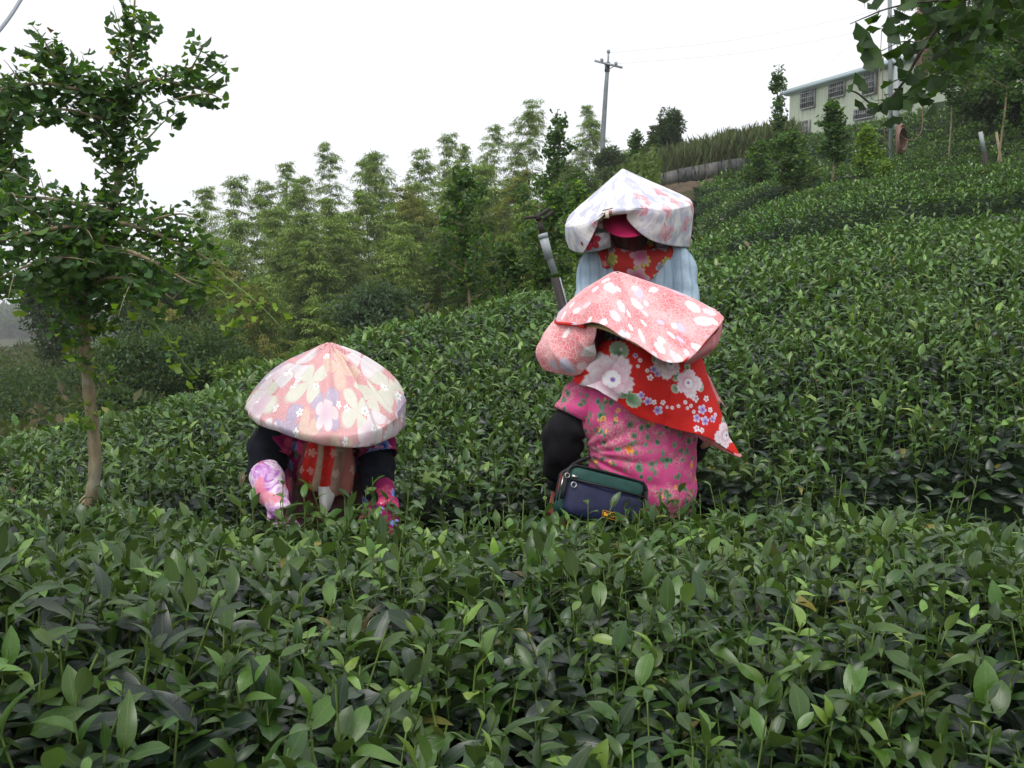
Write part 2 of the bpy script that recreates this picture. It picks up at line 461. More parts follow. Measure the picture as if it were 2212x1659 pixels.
M_SOIL = G('soil', .95, .1)
_n1 = M_SOIL.noise(M_SOIL.obj(), .8, 6); _n2 = M_SOIL.noise(M_SOIL.obj(), 14, 4)
_k = M_SOIL.ramp(_n1, [(.35, (.035, .05, .018)), (.5, (.05, .06, .022)), (.7, (.075, .06, .035))])
_k = M_SOIL.mul(1, _k, M_SOIL.ramp(_n2, [(.3, (.6, .6, .6)), (.7, (1.3, 1.3, 1.3))]))
M_SOIL.bump(_n2, .8, .05); M_SOIL = M_SOIL.done(_k)
def _axis(a, near, step, grow):
    v = [0.0]
    s = step
    while v[-1] < a:
        if v[-1] > near: s *= grow
        v.append(v[-1] + s)
    return np.array(v)
_px = _axis(1200, 12, .22, 1.045); gx = np.concatenate([-_px[:0:-1], _px])
_py = _axis(1200, 14, .16, 1.035); gy = np.concatenate([-_axis(200, 2, .5, 1.2)[:0:-1], _py])
GX, GY = np.meshgrid(gx, gy)
GZ = ground_h(GX, GY)
_f = np.abs(GY - furrow_y(GX)) < .3
put('ground', mesh('ground', np.stack([GX, GY, GZ], -1), grid_faces(len(gy), len(gx), False), M_SOIL), kind='structure',
    label='dark soil and rough hillside under the tea field falling to a valley')

# ------------------------------------------------------------------ people: where they stand (leaves keep clear of them)
PEOPLE = [((-.72, 3.52), .26), ((.70, 3.50), .27), ((.72, 4.45), .27)]
def clear(x, y, z=None):
    m = np.ones(len(x), bool)
    for (cx, cy), r in PEOPLE:
        m &= ~(((x - cx) / r) ** 2 + ((y - cy) / (r * .8)) ** 2 < 1)
    return m

# ------------------------------------------------------------------ tea leaves
def pick(n, pal, jit=.15):
    pal = np.array(pal); c = pal[rng.integers(0, len(pal), n)]
    c = c * (1 + rng.normal(0, jit, (n, 1))).clip(.6, 1.5) * (1 + rng.normal(0, .05, (n, 3)))
    o = rng.uniform(0, 1, n) < .008
    c[o] = np.array([(.20, .17, .03), (.11, .07, .03), (.22, .22, .06)])[rng.integers(0, 3, int(o.sum()))]
    return c
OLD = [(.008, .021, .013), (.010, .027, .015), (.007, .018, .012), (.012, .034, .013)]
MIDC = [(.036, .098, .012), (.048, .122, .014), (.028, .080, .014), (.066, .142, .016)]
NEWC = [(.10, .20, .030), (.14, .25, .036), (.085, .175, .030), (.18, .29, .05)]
def up_normal(x, y):
    e = .08
    gx_ = (canopy(x + e, y) - canopy(x - e, y)) / (2 * e); gy_ = (canopy(x, y + e) - canopy(x, y - e)) / (2 * e)
    return nrm(np.stack([-gx_, -gy_, np.ones_like(gx_)], -1)), np.sqrt(1 + gx_ ** 2 + gy_ ** 2)
def sample_xy(x0f, x1f, y0, y1, dens, n_max=400000):
    """random points in a strip whose left and right ends depend on y, denser where the canopy is steep"""
    area = (y1 - y0) * max(x1f(y1) - x0f(y1), x1f(y0) - x0f(y0))
    n = int(area * dens * 2.5)
    y = rng.uniform(y0, y1, n); lo, hi = x0f(y), x1f(y); w = max(float(np.max(hi - lo)), .1)
    x = lo + rng.uniform(0, 1, n) * w
    k = (x < hi) & in_tea(x, y); x, y = x[k], y[k]
    nn, st = up_normal(x, y)
    k = rng.uniform(0, 2.5, len(x)) < np.minimum(st, 2.5)
    return x[k], y[k], nn[k]
def shoots(x, y, nn, nleaf, L, stem=(.05, .15), pal=None, clearp=True, sink=.68):
    """upright shoots with alternate leaves; returns leaf arrays and stem base/tip"""
    if clearp:
        k = clear(x, y) & (rng.uniform(0, 1, len(x)) < np.interp(nn[:, 2], [.55, .9], [.25, 1.])); x, y, nn = x[k], y[k], nn[k]
    n = len(x); z = canopy(x, y)
    sl = rng.uniform(*stem, n)
    sd = nrm(nn * .6 + np.array([0, 0, .75]) + rng.normal(0, .20, (n, 3)))
    b = np.stack([x, y, z], -1) - sd * (sl * sink)[:, None]
    T, D, N, LL, C = [], [], [], [], []
    az = rng.uniform(0, 6.28, n); young = rng.uniform(0, 1, n)
    cut = rng.uniform(0, 1, n) < .5
    for i in range(nleaf):
        f = .25 + .72 * i / max(1, nleaf - 1)
        a = az + i * 2.4 + rng.normal(0, .3, n)
        el = np.clip(rng.normal(.15 + .8 * f, .35, n), -.5, 1.4)
        hd = np.stack([np.cos(a), np.sin(a), np.zeros(n)], -1)
        d = hd * np.cos(el)[:, None] + sd * np.sin(el)[:, None]
        up = sd * np.cos(el)[:, None] - hd * np.sin(el)[:, None]
        T.append(b + sd * (sl * f)[:, None]); D.append(d + rng.normal(0, .08, (n, 3))); N.append(up + rng.normal(0, .25, (n, 3)))
        LL.append(L * rng.uniform(.75, 1.3, n) * (1.1 - .45 * f * (~cut)))
        pm, pn = pick(n, MIDC), pick(n, NEWC); ow = np.interp(nn[:, 2], [.6, .9], [.7, 0.])[:, None]; pm = pm * (1 - ow) + pick(n, OLD) * ow; pm = pm * np.interp(y, [1.8, 3.2, 6, 9, 20], [.62, .88, 1.1, 1.5, 1.5])[:, None]  # leaf colour darkened on steep sides and towards the camera, painting in shade
        w = np.clip((f - .55) * 2.2 * (young > np.interp(y, [3, 5], [.80, .62])) + (young > .96) * .5, 0, 1)[:, None]
        C.append(pm * (1 - w) + pn * w)
    tip = b + sd * (sl * np.where(cut, 1.12, .98))[:, None]
    return [np.concatenate(q) for q in (T, D, N, LL, C)], (b, tip)
def mature(x, y, nn, L, depth=(.0, .16)):
    k = clear(x, y); x, y, nn = x[k], y[k], nn[k]
    n = len(x); z = canopy(x, y); dp = rng.uniform(*depth, n)
    b = np.stack([x, y, z], -1) - nn * dp[:, None]
    a = rng.uniform(0, 6.28, n); el = rng.normal(.15, .4, n)
    hd = np.stack([np.cos(a), np.sin(a), np.zeros(n)], -1)
    d = hd * np.cos(el)[:, None] + nn * np.sin(el)[:, None] + nn * .15
    up = nn + rng.normal(0, .35, (n, 3)) + np.array([0, -.15, .2])
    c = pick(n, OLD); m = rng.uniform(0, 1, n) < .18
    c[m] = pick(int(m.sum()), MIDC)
    return [b, d, up, L * rng.uniform(.7, 1.3, n), c]
def stems_mesh(b, t, r=.0016):
    n = len(b); d = nrm(t - b); X = nrm(np.cross(d, rng.normal(size=(n, 3)))); Y = np.cross(d, X); V = []
    for P, rr in ((b, r * 1.3), (t, r)):
        for a in (0, 2.09, 4.19): V.append(P + rr * (math.cos(a) * X + math.sin(a) * Y))
    V = np.stack(V, 1).reshape(-1, 3)
    F = np.array([(0, 1, 4, 3), (1, 2, 5, 4), (2, 0, 3, 5)])[None] + (np.arange(n) * 6)[:, None, None]
    return V, F.reshape(-1, 4)
def cat(*A): return [np.concatenate(q) for q in zip(*A)]

def leaf_parts(parent, A, tmpls, mat, names, k=300, keep=None):
    """take the k leaves that show largest out of A as objects of their own; returns the rest"""
    T, D, N, L, C = A
    px, py, f = proj(T)
    inside = (px > 4) & (px < 1020) & (py > 4) & (py < 764) & (f > .3)
    face = np.abs(np.einsum('ij,ij->i', nrm(T - np.array([0, 0, CAMZ])), frames(D, N)[:, :, 2]))
    score = np.where(inside, L / np.maximum(f, .3) * (.35 + face), 0)
    if keep is not None: score = score * keep
    idx = np.argsort(-score)[:k]; idx = idx[score[idx] > 0]
    sel = np.zeros(len(T), bool); sel[idx] = True
    lib = {}
    Rm = frames(D, N); off = ploc(parent)
    cq = 7
    qs = [C[idx[i]] for i in range(0, len(idx), max(1, len(idx) // cq))]
    for i in idx:
        ti = int(rng.integers(0, len(tmpls))); ci = int(np.argmin([np.abs(q - C[i]).sum() for q in qs]))
        if (ti, ci) not in lib:
            tv, tf, tu = tmpls[ti]
            lib[ti, ci] = mesh('leaf', tv, tf, mat, col=np.tile(qs[ci], (len(tv), 1)), uv=tu)
        o = bpy.data.objects.new(names, lib[ti, ci]); COL.objects.link(o); o.parent = parent
        M = np.eye(4); M[:3, :3] = Rm[i] * L[i]; M[:3, 3] = T[i] - off
        o.matrix_local = Matrix(M.tolist())
    return [q[~sel] for q in A]

# --- the near row
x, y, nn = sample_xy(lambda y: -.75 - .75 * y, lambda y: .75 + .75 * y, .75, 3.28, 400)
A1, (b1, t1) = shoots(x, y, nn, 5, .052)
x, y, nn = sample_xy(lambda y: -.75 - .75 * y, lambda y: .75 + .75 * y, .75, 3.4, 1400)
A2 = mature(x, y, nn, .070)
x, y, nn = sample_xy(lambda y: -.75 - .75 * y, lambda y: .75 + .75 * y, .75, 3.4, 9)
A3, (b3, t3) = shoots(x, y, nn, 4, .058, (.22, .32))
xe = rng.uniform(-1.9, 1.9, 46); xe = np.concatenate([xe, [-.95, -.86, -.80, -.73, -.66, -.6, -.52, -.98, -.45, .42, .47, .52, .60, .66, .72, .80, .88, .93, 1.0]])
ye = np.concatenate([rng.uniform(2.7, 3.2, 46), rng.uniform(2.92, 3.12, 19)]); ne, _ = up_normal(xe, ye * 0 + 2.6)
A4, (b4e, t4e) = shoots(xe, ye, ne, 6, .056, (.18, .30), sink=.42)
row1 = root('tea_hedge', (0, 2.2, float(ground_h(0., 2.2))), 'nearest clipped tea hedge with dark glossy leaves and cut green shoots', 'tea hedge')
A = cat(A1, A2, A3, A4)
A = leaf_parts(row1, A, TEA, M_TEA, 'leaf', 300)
V, F, U, Cc = bake(TEA, *A)
part('foliage', V, F, M_TEA, row1, col=Cc, uv=U, kind='stuff')
V, F = stems_mesh(np.concatenate([b1, b3, b4e]), np.concatenate([t1, t3, t4e]), .0017)
part('stems', V, F, M_STEM, row1, kind='stuff')
# woody framework under the leaves
M_TWIG = bark('tea_twig', (.05, .04, .03))
def twigs(xf0, xf1, y0, y1, dens):
    x, y, nn = sample_xy(xf0, xf1, y0, y1, dens)
    z = canopy(x, y); b = np.stack([x, y, z], -1) - nn * rng.uniform(.25, .5, (len(x), 1)) + rng.normal(0, .06, (len(x), 3))
    t = np.stack([x, y, z], -1) - nn * .13 + rng.normal(0, .045, (len(x), 3))
    return stems_mesh(b, t, .0028)
V, F = twigs(lambda y: -.75 - .75 * y, lambda y: .75 + .75 * y, .75, 3.4, 160)
part('twigs', V, F, M_TWIG, row1, kind='stuff')

# --- the row behind the pickers
L0 = lambda y: -.9 - .62 * y
L1 = lambda y: .9 + .62 * y
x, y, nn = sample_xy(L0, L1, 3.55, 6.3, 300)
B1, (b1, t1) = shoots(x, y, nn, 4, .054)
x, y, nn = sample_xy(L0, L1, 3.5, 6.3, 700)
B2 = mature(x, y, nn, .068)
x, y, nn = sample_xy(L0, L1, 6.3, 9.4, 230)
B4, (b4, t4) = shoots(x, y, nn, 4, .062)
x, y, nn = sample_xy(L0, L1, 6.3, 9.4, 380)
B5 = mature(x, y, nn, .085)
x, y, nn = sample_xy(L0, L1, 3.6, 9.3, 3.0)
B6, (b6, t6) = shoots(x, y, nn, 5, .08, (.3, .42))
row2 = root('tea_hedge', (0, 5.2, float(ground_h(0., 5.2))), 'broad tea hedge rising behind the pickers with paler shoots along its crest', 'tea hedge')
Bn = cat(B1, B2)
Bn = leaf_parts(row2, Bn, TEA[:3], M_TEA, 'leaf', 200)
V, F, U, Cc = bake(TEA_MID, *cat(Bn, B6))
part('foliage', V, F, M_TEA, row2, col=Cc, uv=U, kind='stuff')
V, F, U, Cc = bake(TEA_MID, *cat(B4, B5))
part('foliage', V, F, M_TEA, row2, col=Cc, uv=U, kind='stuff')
V, F = stems_mesh(np.concatenate([b1, b4, b6]), np.concatenate([t1, t4, t6]), .0019)
part('stems', V, F, M_STEM, row2, kind='stuff')
V, F = twigs(L0, L1, 3.5, 6.0, 60)
part('twigs', V, F, M_TWIG, row2, kind='stuff')

# --- the hillside of tea above
H0 = lambda y: -1.0 - .1 * y
H1 = lambda y: 1.5 + .62 * y
P = []
for (ya, yb, ds, dm, Ls, Lm) in [(9.3, 14, 210, 190, .052, .074), (14, 22, 105, 90, .062, .092), (22, 40, 30, 26, .095, .15)]:
    x, y, nn = sample_xy(H0, H1, ya, yb, ds)
    a, _ = shoots(x, y, nn, 4, Ls, clearp=False); P.append(a)
    x, y, nn = sample_xy(H0, H1, ya, yb, dm)
    P.append(mature(x, y, nn, Lm))
V, F, U, Cc = bake(TEA_FAR, *cat(*P))
put('tea_field', mesh('tea_field', V, F, M_TEA, col=Cc, uv=U), kind='stuff', label='tea bushes carpeting the hillside up towards the shed', cat='tea field')
# a solid dark body of twigs and old leaves inside the rows, so no gaps show the soil
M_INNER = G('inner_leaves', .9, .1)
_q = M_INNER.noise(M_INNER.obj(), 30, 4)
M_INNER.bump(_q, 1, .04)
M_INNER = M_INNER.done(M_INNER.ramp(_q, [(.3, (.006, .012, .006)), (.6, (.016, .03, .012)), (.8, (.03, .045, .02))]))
def inner(parent, x0, x1, y0, y1, st, name='inner_growth', drop=.2):
    xs = np.arange(x0, x1, st); ys = np.arange(y0, y1, st * .8); X, Y = np.meshgrid(xs, ys); Z = canopy(X, Y)
    nn, _ = up_normal(X.ravel(), Y.ravel()); V = np.stack([X, Y, Z], -1).reshape(-1, 3) - nn * drop
    F = grid_faces(len(ys), len(xs), False)
    c = V[F].mean(1); ok = in_tea(c[:, 0], c[:, 1]); F = F[ok]
    m = mesh(name, V - (ploc(parent) if parent else 0), F, M_INNER)
    return put(name, m, parent, kind='stuff')
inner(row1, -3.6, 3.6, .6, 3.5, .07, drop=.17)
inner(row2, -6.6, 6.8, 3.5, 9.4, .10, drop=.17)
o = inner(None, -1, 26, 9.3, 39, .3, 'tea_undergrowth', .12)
meta(o, 'dark inner growth of the hillside tea bushes', 'undergrowth')
# ------------------------------------------------------------------ fabrics
def weave(g, extra=None, s=.25):
    n = g.noise(g.obj(), 60, 4, .6); n2 = g.noise(g.obj(), 14, 3)
    h = g.ma('ADD', g.ma('MULTIPLY', n, .35), n2)
    g.bump(h, s, .012)
DOT = None
def fab_hat_leaf():
    """pink ground with white dots, big four-petal leaf flowers in cream, lilac and peach, small white blossoms"""
    g = G('pink_leaf_print_cotton', .85, .2); uv = g.uv()
    dots = g.voro(uv, 210, .6).outputs['Distance']
    c = g.mix(g.ma('SUBTRACT', 1, g.step(dots, .22, .36)), (.64, .27, .29), (.80, .68, .66))
    m, q, a, b, r = g.flowers(uv, 6.0, 4, .76, .85, .62, base=.02)
    pal = g.ramp(a, [(0, (.66, .65, .56)), (.24, (.46, .38, .50)), (.42, (.70, .50, .42)), (.60, (.74, .68, .70)), (.85, (.50, .42, .53))], True)
    vein = g.noise(uv, 90, 3, .6)
    pal = g.mix(g.ma('MULTIPLY', g.step(vein, .5, .7), .35), pal, (.85, .82, .8))
    pal = g.mix(g.ma('MULTIPLY', g.step(q, .80, .95), .5), pal, (.6, .28, .32))
    c = g.mix(m, c, pal)
    uv2 = g.vm('ADD', uv, (.37, .21, 0))
    m, q, a, b, r = g.flowers(uv2, 6.0, 5, .50, .9, .7, base=.5, thin=.42)
    w = g.mix(g.step(r, 0, .9), (.70, .52, .60), (.76, .68, .69))
    w = g.mix(g.ma('MULTIPLY', g.step(q, .88, .97), .5), w, (.7, .35, .4))
    c = g.mix(m, c, w)
    uv3 = g.vm('ADD', uv, (.11, .57, 0))
    m, q, a, b, r = g.flowers(uv3, 12, 5, .24, .8, .8, base=.35, thin=.34)
    w = g.mix(g.step(r, .15, .3), (.35, .45, .42), (.84, .84, .82))
    c = g.mix(m, c, w)
    weave(g)
    return g.done(c)
def fab_hat_tulip():
    """coral ground crazed with white lines, white and lilac tulips"""
    g = G('coral_tulip_print_cotton', .85, .2); uv = g.uv()
    wv = g.vm('ADD', uv, g.vm('SCALE', g.noise(uv, 25, 3, col=True), sc=.03))
    e = g.voro(wv, 62, 1, 'DISTANCE_TO_EDGE').outputs['Distance']
    e2 = g.voro(g.vm('ADD', wv, (.3, .7, 0)), 38, 1, 'DISTANCE_TO_EDGE').outputs['Distance']
    ln = g.ma('MAXIMUM', g.ma('SUBTRACT', 1, g.step(e, .0, .07)), g.ma('SUBTRACT', 1, g.step(e2, .0, .06)))
    base = g.mix(g.step(g.noise(uv, 7, 3), .35, .65), (.70, .20, .22), (.80, .42, .43))
    c = g.mix(g.ma('MULTIPLY', ln, .75), base, (.86, .72, .71))
    for k, (sc, sz, th, of) in enumerate([(10.0, .40, .55, (.1, .2, 0)), (14.0, .33, .42, (.63, .41, 0))]):
        u2 = g.vm('ADD', uv, of)
        v = g.voro(u2, sc, .85); loc = g.vm('SCALE', g.vm('SUBTRACT', u2, v.outputs['Position']), sc=sc)
        cr, cg, cb = g.sep(v.outputs['Color'])
        rot = g.new('ShaderNodeVectorRotate', rotation_type='Z_AXIS'); g.link(loc, rot.inputs['Vector']); g.link(g.ma('MULTIPLY', cr, 6.28), rot.inputs['Angle'])
        x, y, z = g.sep(rot.outputs[0])
        # egg-shaped cup with a notched lip
        yy = g.ma('ADD', y, g.ma('MULTIPLY', g.ma('ABSOLUTE', g.ma('SINE', g.ma('MULTIPLY', x, 14))), .06))
        r = g.ma('SQRT', g.ma('ADD', g.ma('POWER', g.ma('DIVIDE', x, .68), 2), g.ma('POWER', yy, 2)))
        m = g.ma('MULTIPLY', g.ma('SUBTRACT', 1, g.step(r, sz - .03, sz)), g.ma('LESS_THAN', cb, th))
        pc = g.ramp(cg, [(0, (.86, .80, .80)), (.45, (.60, .56, .70)), (.6, (.84, .66, .70)), (.8, (.88, .84, .83))], True)
        st = g.ma('ABSOLUTE', g.ma('SINE', g.ma('MULTIPLY', x, 22)))
        pc = g.mix(g.ma('MULTIPLY', g.step(st, .85, 1), .3), pc, (.75, .5, .55))
        pc = g.mix(g.ma('MULTIPLY', g.step(r, sz - .10, sz - .02), .55), pc, (.74, .35, .4))
        c = g.mix(m, c, pc)
    weave(g)
    return g.done(c)
def fab_hat_white():
    """white cotton with soft pink and grey-blue flower prints"""
    g = G('white_watercolour_print_cotton', .8, .2); uv = g.uv()
    w = g.vm('ADD', uv, g.vm('SCALE', g.vm('SUBTRACT', g.noise(uv, 14, 3, col=True), (.5, .5, .5)), sc=.10))
    n1 = g.noise(w, 9, 4, .55); n2 = g.noise(g.vm('ADD', w, (3, 1, 0)), 8, 4, .6); n3 = g.noise(g.vm('ADD', w, (7, 4, 0)), 22, 4, .6)
    c = g.mix(g.ma('MULTIPLY', g.step(n1, .44, .60), .9), (.82, .80, .80), (.50, .51, .64))
    c = g.mix(g.ma('MULTIPLY', g.step(n3, .54, .66), .55), c, (.45, .43, .45))
    m, q, a, b, r = g.flowers(w, 7.5, 5, .36, .9, .8, base=.5, thin=.30)
    c = g.mix(g.ma('MULTIPLY', m, .8), c, g.mix(g.step(n3, .4, .6), (.62, .18, .24), (.80, .50, .54)))
    weave(g)
    return g.done(c)
def fab_red(kind):
    """saturated red cotton with printed flowers"""
    g = G('red_floral_cotton' if kind == 2 else 'dark_red_floral_cotton', .75, .25); uv = g.uv()
    n = g.noise(uv, 60, 3)
    red = (.62, .018, .014) if kind == 2 else (.45, .03, .025)
    c = g.mix(g.step(n, .3, .8), red, tuple(v * .85 for v in red))
    if kind == 2:
        c = g.mul(1, g.attr(), g.ramp(n, [(.3, (.93, .93, .93)), (.7, (1.04, 1.04, 1.04))]))
    else:
        for of, sc, pn, sz, th, c1, c2 in [((0, 0, 0), 13, 7, .42, .35, (.26, .28, .06), (.42, .42, .12)), ((.4, .3, 0), 9, 5, .5, .4, (.42, .10, .18), (.50, .30, .38)),
                                           ((.8, .1, 0), 15, 4, .4, .4, (.22, .22, .27), (.36, .34, .38))]:
            m, q, a, b, r = g.flowers(g.vm('ADD', uv, of), sc, pn, sz, .9, .5, base=.4, thin=th)
            c = g.mix(m, c, g.mix(g.step(r, .2, .9), c1, c2))
    weave(g, s=.2)
    return g.done(c)
def fab_shirt_pink():
    g = G('hot_pink_rose_print_jersey', .85, .2); o = g.obj()
    n = g.noise(o, 9, 4, .6); fine = g.noise(o, 140, 2)
    c = g.mix(g.ma('MULTIPLY', g.step(n, .48, .60), g.step(fine, .38, .62)), (.68, .085, .27), (.66, .30, .33))
    c = g.mix(g.ma('MULTIPLY', g.step(g.noise(o, 30, 3), .56, .62), .45), c, (.45, .20, .22))
    for of, sc, pn, sz, th, c1, c2 in [((0, 0, 0), 30, 3, .46, .50, (.06, .13, .08), (.22, .26, .18)), ((.33, .2, .1), 19, 5, .36, .36, (.66, .17, .02), (.80, .40, .05)),
                                       ((.7, .6, .2), 34, 2, .50, .45, (.03, .12, .07), (.18, .32, .20)), ((.2, .8, .5), 26, 4, .28, .3, (.68, .25, .06), (.80, .5, .18))]:
        m, q, a, b, r = g.flowers(g.vm('ADD', o, of), sc, pn, sz, .95, .5, dim='3D', base=.12, thin=th)
        c = g.mix(m, c, g.mix(g.step(r, .1, .9), c1, c2))
    weave(g, s=.3)
    return g.done(c)
def fab_blouse():
    g = G('magenta_blue_flower_cotton', .85, .2); o = g.obj()
    n = g.noise(o, 16, 3)
    c = g.mix(g.step(n, .5, .66), (.22, .008, .075), (.50, .06, .14))
    for of, sc, pn, sz, th, c1, c2 in [((.1, 0, .3), 16, 3, .36, .6, (.02, .06, .025), (.07, .12, .06)), ((.33, .2, .1), 15, 5, .42, .8, (.02, .04, .22), (.18, .26, .55)),
                                       ((.5, .1, .9), 30, 5, .22, .5, (.5, .1, .2), (.7, .35, .42))]:
        m, q, a, b, r = g.flowers(g.vm('ADD', o, of), sc, pn, sz, .95, .5, dim='3D', base=.4, thin=th)
        c = g.mix(m, c, g.mix(g.step(r, .1, .9), c1, c2))
    weave(g, s=.4)
    return g.done(c)
def fab_lilac():
    g = G('lilac_tie_dye_cotton', .8, .2); o = g.obj()
    a = g.noise(o, 16, 4, .6, 1.2); b = g.noise(g.vm('ADD', o, (4, 4, 4)), 11, 3, .5, .8)
    c = g.ramp(a, [(.36, (.42, .12, .50)), (.46, (.66, .38, .68)), (.54, (.84, .78, .82)), (.62, (.70, .42, .66)), (.72, (.45, .14, .48))])
    c = g.mix(g.ma('MULTIPLY', g.step(b, .55, .66), .8), c, (.78, .22, .28))
    weave(g)
    return g.done(c)
def fab_bands():
    """red, buff and brown printed cloth in long folds"""
    g = G('red_and_buff_print_cloth', .85, .2); u, v, _ = g.sep(g.uv()); uv = g.uv()
    w = g.ma('ADD', u, g.ma('MULTIPLY', g.ma('SUBTRACT', g.noise(uv, 12, 2), .5), .02))
    c = g.ramp(g.ma('MULTIPLY_ADD', w, 3.7, .5), [(0, (.20, .05, .05)), (.08, (.55, .02, .015)), (.33, (.36, .25, .18)), (.43, (.55, .02, .015)), (.62, (.30, .19, .14)), (.80, (.34, .12, .10))], True)
    n = g.noise(uv, 55, 4, .6)
    c = g.mix(g.ma('MULTIPLY', g.step(n, .52, .62), .4), c, (.25, .12, .08))
    m, q, a, b, r = g.flowers(uv, 22, 5, .4, .9, .5, thin=.3)
    c = g.mix(g.ma('MULTIPLY', m, .5), c, (.62, .45, .38))
    weave(g)
    return g.done(c)
def fab_denim():
    g = G('pale_blue_plaid_cotton', .85, .2); o = g.obj(); x, y, z = g.sep(o)
    n = g.noise(g.vm('MULTIPLY', o, (1, 1, .4)), 22, 4, .6)
    st = g.ma('MULTIPLY', g.step(g.ma('SINE', g.ma('MULTIPLY', g.ma('ADD', x, g.ma('MULTIPLY', g.noise(o, 4, 2), .05)), 150)), .5, .95), .35)
    st2 = g.ma('MULTIPLY', g.step(g.ma('SINE', g.ma('MULTIPLY', z, 60)), .9, 1.), .08)
    c = g.mix(n, (.26, .38, .50), (.52, .64, .72))
    c = g.mix(g.ma('MAXIMUM', st, st2), c, (.12, .20, .34))
    weave(g, s=.4)
    return g.done(c)
M_STRAW = G('straw', .8, .3)
_sw = M_STRAW.ma('SINE', M_STRAW.ma('MULTIPLY', M_STRAW.sep(M_STRAW.uv())[0], 300))
M_STRAW = M_STRAW.done(M_STRAW.mix(M_STRAW.step(_sw, -.3, .8), (.40, .29, .12), (.60, .48, .24)))
M_SKIN = flat('skin', (.36, .20, .13), .55, .4, .12, 30)
M_BLACK = flat('black_jersey', (.012, .011, .014), .9, .2, .3, 30)
M_NAVYJ = flat('dark_navy_sleeve', (.008, .010, .016), .9, .2, .35, 25)
M_PLUM = flat('plum_trousers', (.028, .012, .032), .9, .2, .3, 25)
M_DARKT = flat('dark_trousers', (.02, .02, .03), .9, .2, .3, 25)
M_HAIR = flat('black_hair', (.012, .009, .008), .5, .4, .3, 90)
M_EYE = flat('eye', (.02, .015, .012), .2, .5, .1, 90)
M_LIP = flat('lips', (.35, .10, .09), .5, .4, .1, 90)

# ------------------------------------------------------------------ figures
def sph(c, r, n=12):
    c = np.asarray(c, float); r = np.broadcast_to(np.asarray(r, float), 3)
    V = [c + r * (0, 0, 1)]; F = []
    for i in range(1, n // 2):
        t = math.pi * i / (n // 2)
        for j in range(n):
            a = 2 * math.pi * j / n; V.append(c + r * (math.sin(t) * math.cos(a), math.sin(t) * math.sin(a), math.cos(t)))
    V.append(c - r * (0, 0, 1)); m = n // 2 - 1
    for j in range(n): F.append((0, 1 + j, 1 + (j + 1) % n)); F.append((len(V) - 1, 1 + (m - 1) * n + (j + 1) % n, 1 + (m - 1) * n + j))
    for i in range(m - 1):
        for j in range(n): F.append((1 + i * n + j, 1 + (i + 1) * n + j, 1 + (i + 1) * n + (j + 1) % n, 1 + i * n + (j + 1) % n))
    return np.array(V), F
def capsule(a, b, ra, rb):
    a = np.asarray(a, float); b = np.asarray(b, float); t = np.linspace(0, 1, 4)
    return join(tube(a + (b - a) * t[:, None], ra + (rb - ra) * t, 10), sph(a, ra), sph(b, rb))
def blend(parts_, voxel=.012, smooth=6):
    """melt overlapping volumes into one continuous skin"""
    V, F = join(*parts_)
    me = mesh('tmp', V, F, None); o = bpy.data.objects.new('tmp', me); COL.objects.link(o)
    m = o.modifiers.new('r', 'REMESH'); m.mode = 'VOXEL'; m.voxel_size = voxel
    m = o.modifiers.new('s', 'SMOOTH'); m.iterations = smooth; m.factor = .6
    dg = bpy.context.evaluated_depsgraph_get(); dg.update(); ev = o.evaluated_get(dg); em = ev.to_mesh()
    n = len(em.vertices); co = np.empty(n * 3, np.float32); em.vertices.foreach_get('co', co)
    Fo = [tuple(p.vertices) for p in em.polygons]
    ev.to_mesh_clear(); bpy.data.objects.remove(o); bpy.data.meshes.remove(me)
    return co.reshape(-1, 3).astype(float), Fo
def hand_parts(wrist, d, palm_n, side=1, curl=.6, s=1.):
    """palm, four unequal bent fingers and a thumb: d towards the fingertips, palm_n out of the palm"""
    d = nrm(d); pn = nrm(palm_n - d * np.dot(palm_n, d)); x = np.cross(d, pn) * side; out = []
    p0 = np.asarray(wrist, float)
    for k in (-1.2, -.4, .4, 1.2): out.append(capsule(p0 + x * .012 * k * s, p0 + d * .085 * s + x * .019 * k * s, .014 * s, .0125 * s))
    for k, (L, c) in enumerate([(.068, 1.0), (.080, 1.1), (.074, 1.15), (.058, 1.25)]):
        b = p0 + d * .085 * s + x * (.028 - .019 * k) * s; a = 0; q = b; r = .0095 * s
        for j, fr in enumerate((.45, .32, .23)):
            a += curl * c * (.55 + .25 * j); v = d * math.cos(a) + pn * math.sin(a); e = q + v * L * fr * s * 1.05
            out.append(capsule(q, e, r, r * .9)); q = e; r *= .9
    q = p0 + d * .025 * s + x * .028 * s; v = nrm(d * .6 + x * .75 + pn * .3)
    for L, r in ((.040, .0125), (.030, .011), (.024, .0095)):
        e = q + v * L * s; out.append(capsule(q, e, r * s, r * .9 * s)); q = e; v = nrm(v + pn * .45 + d * .25)
    return out
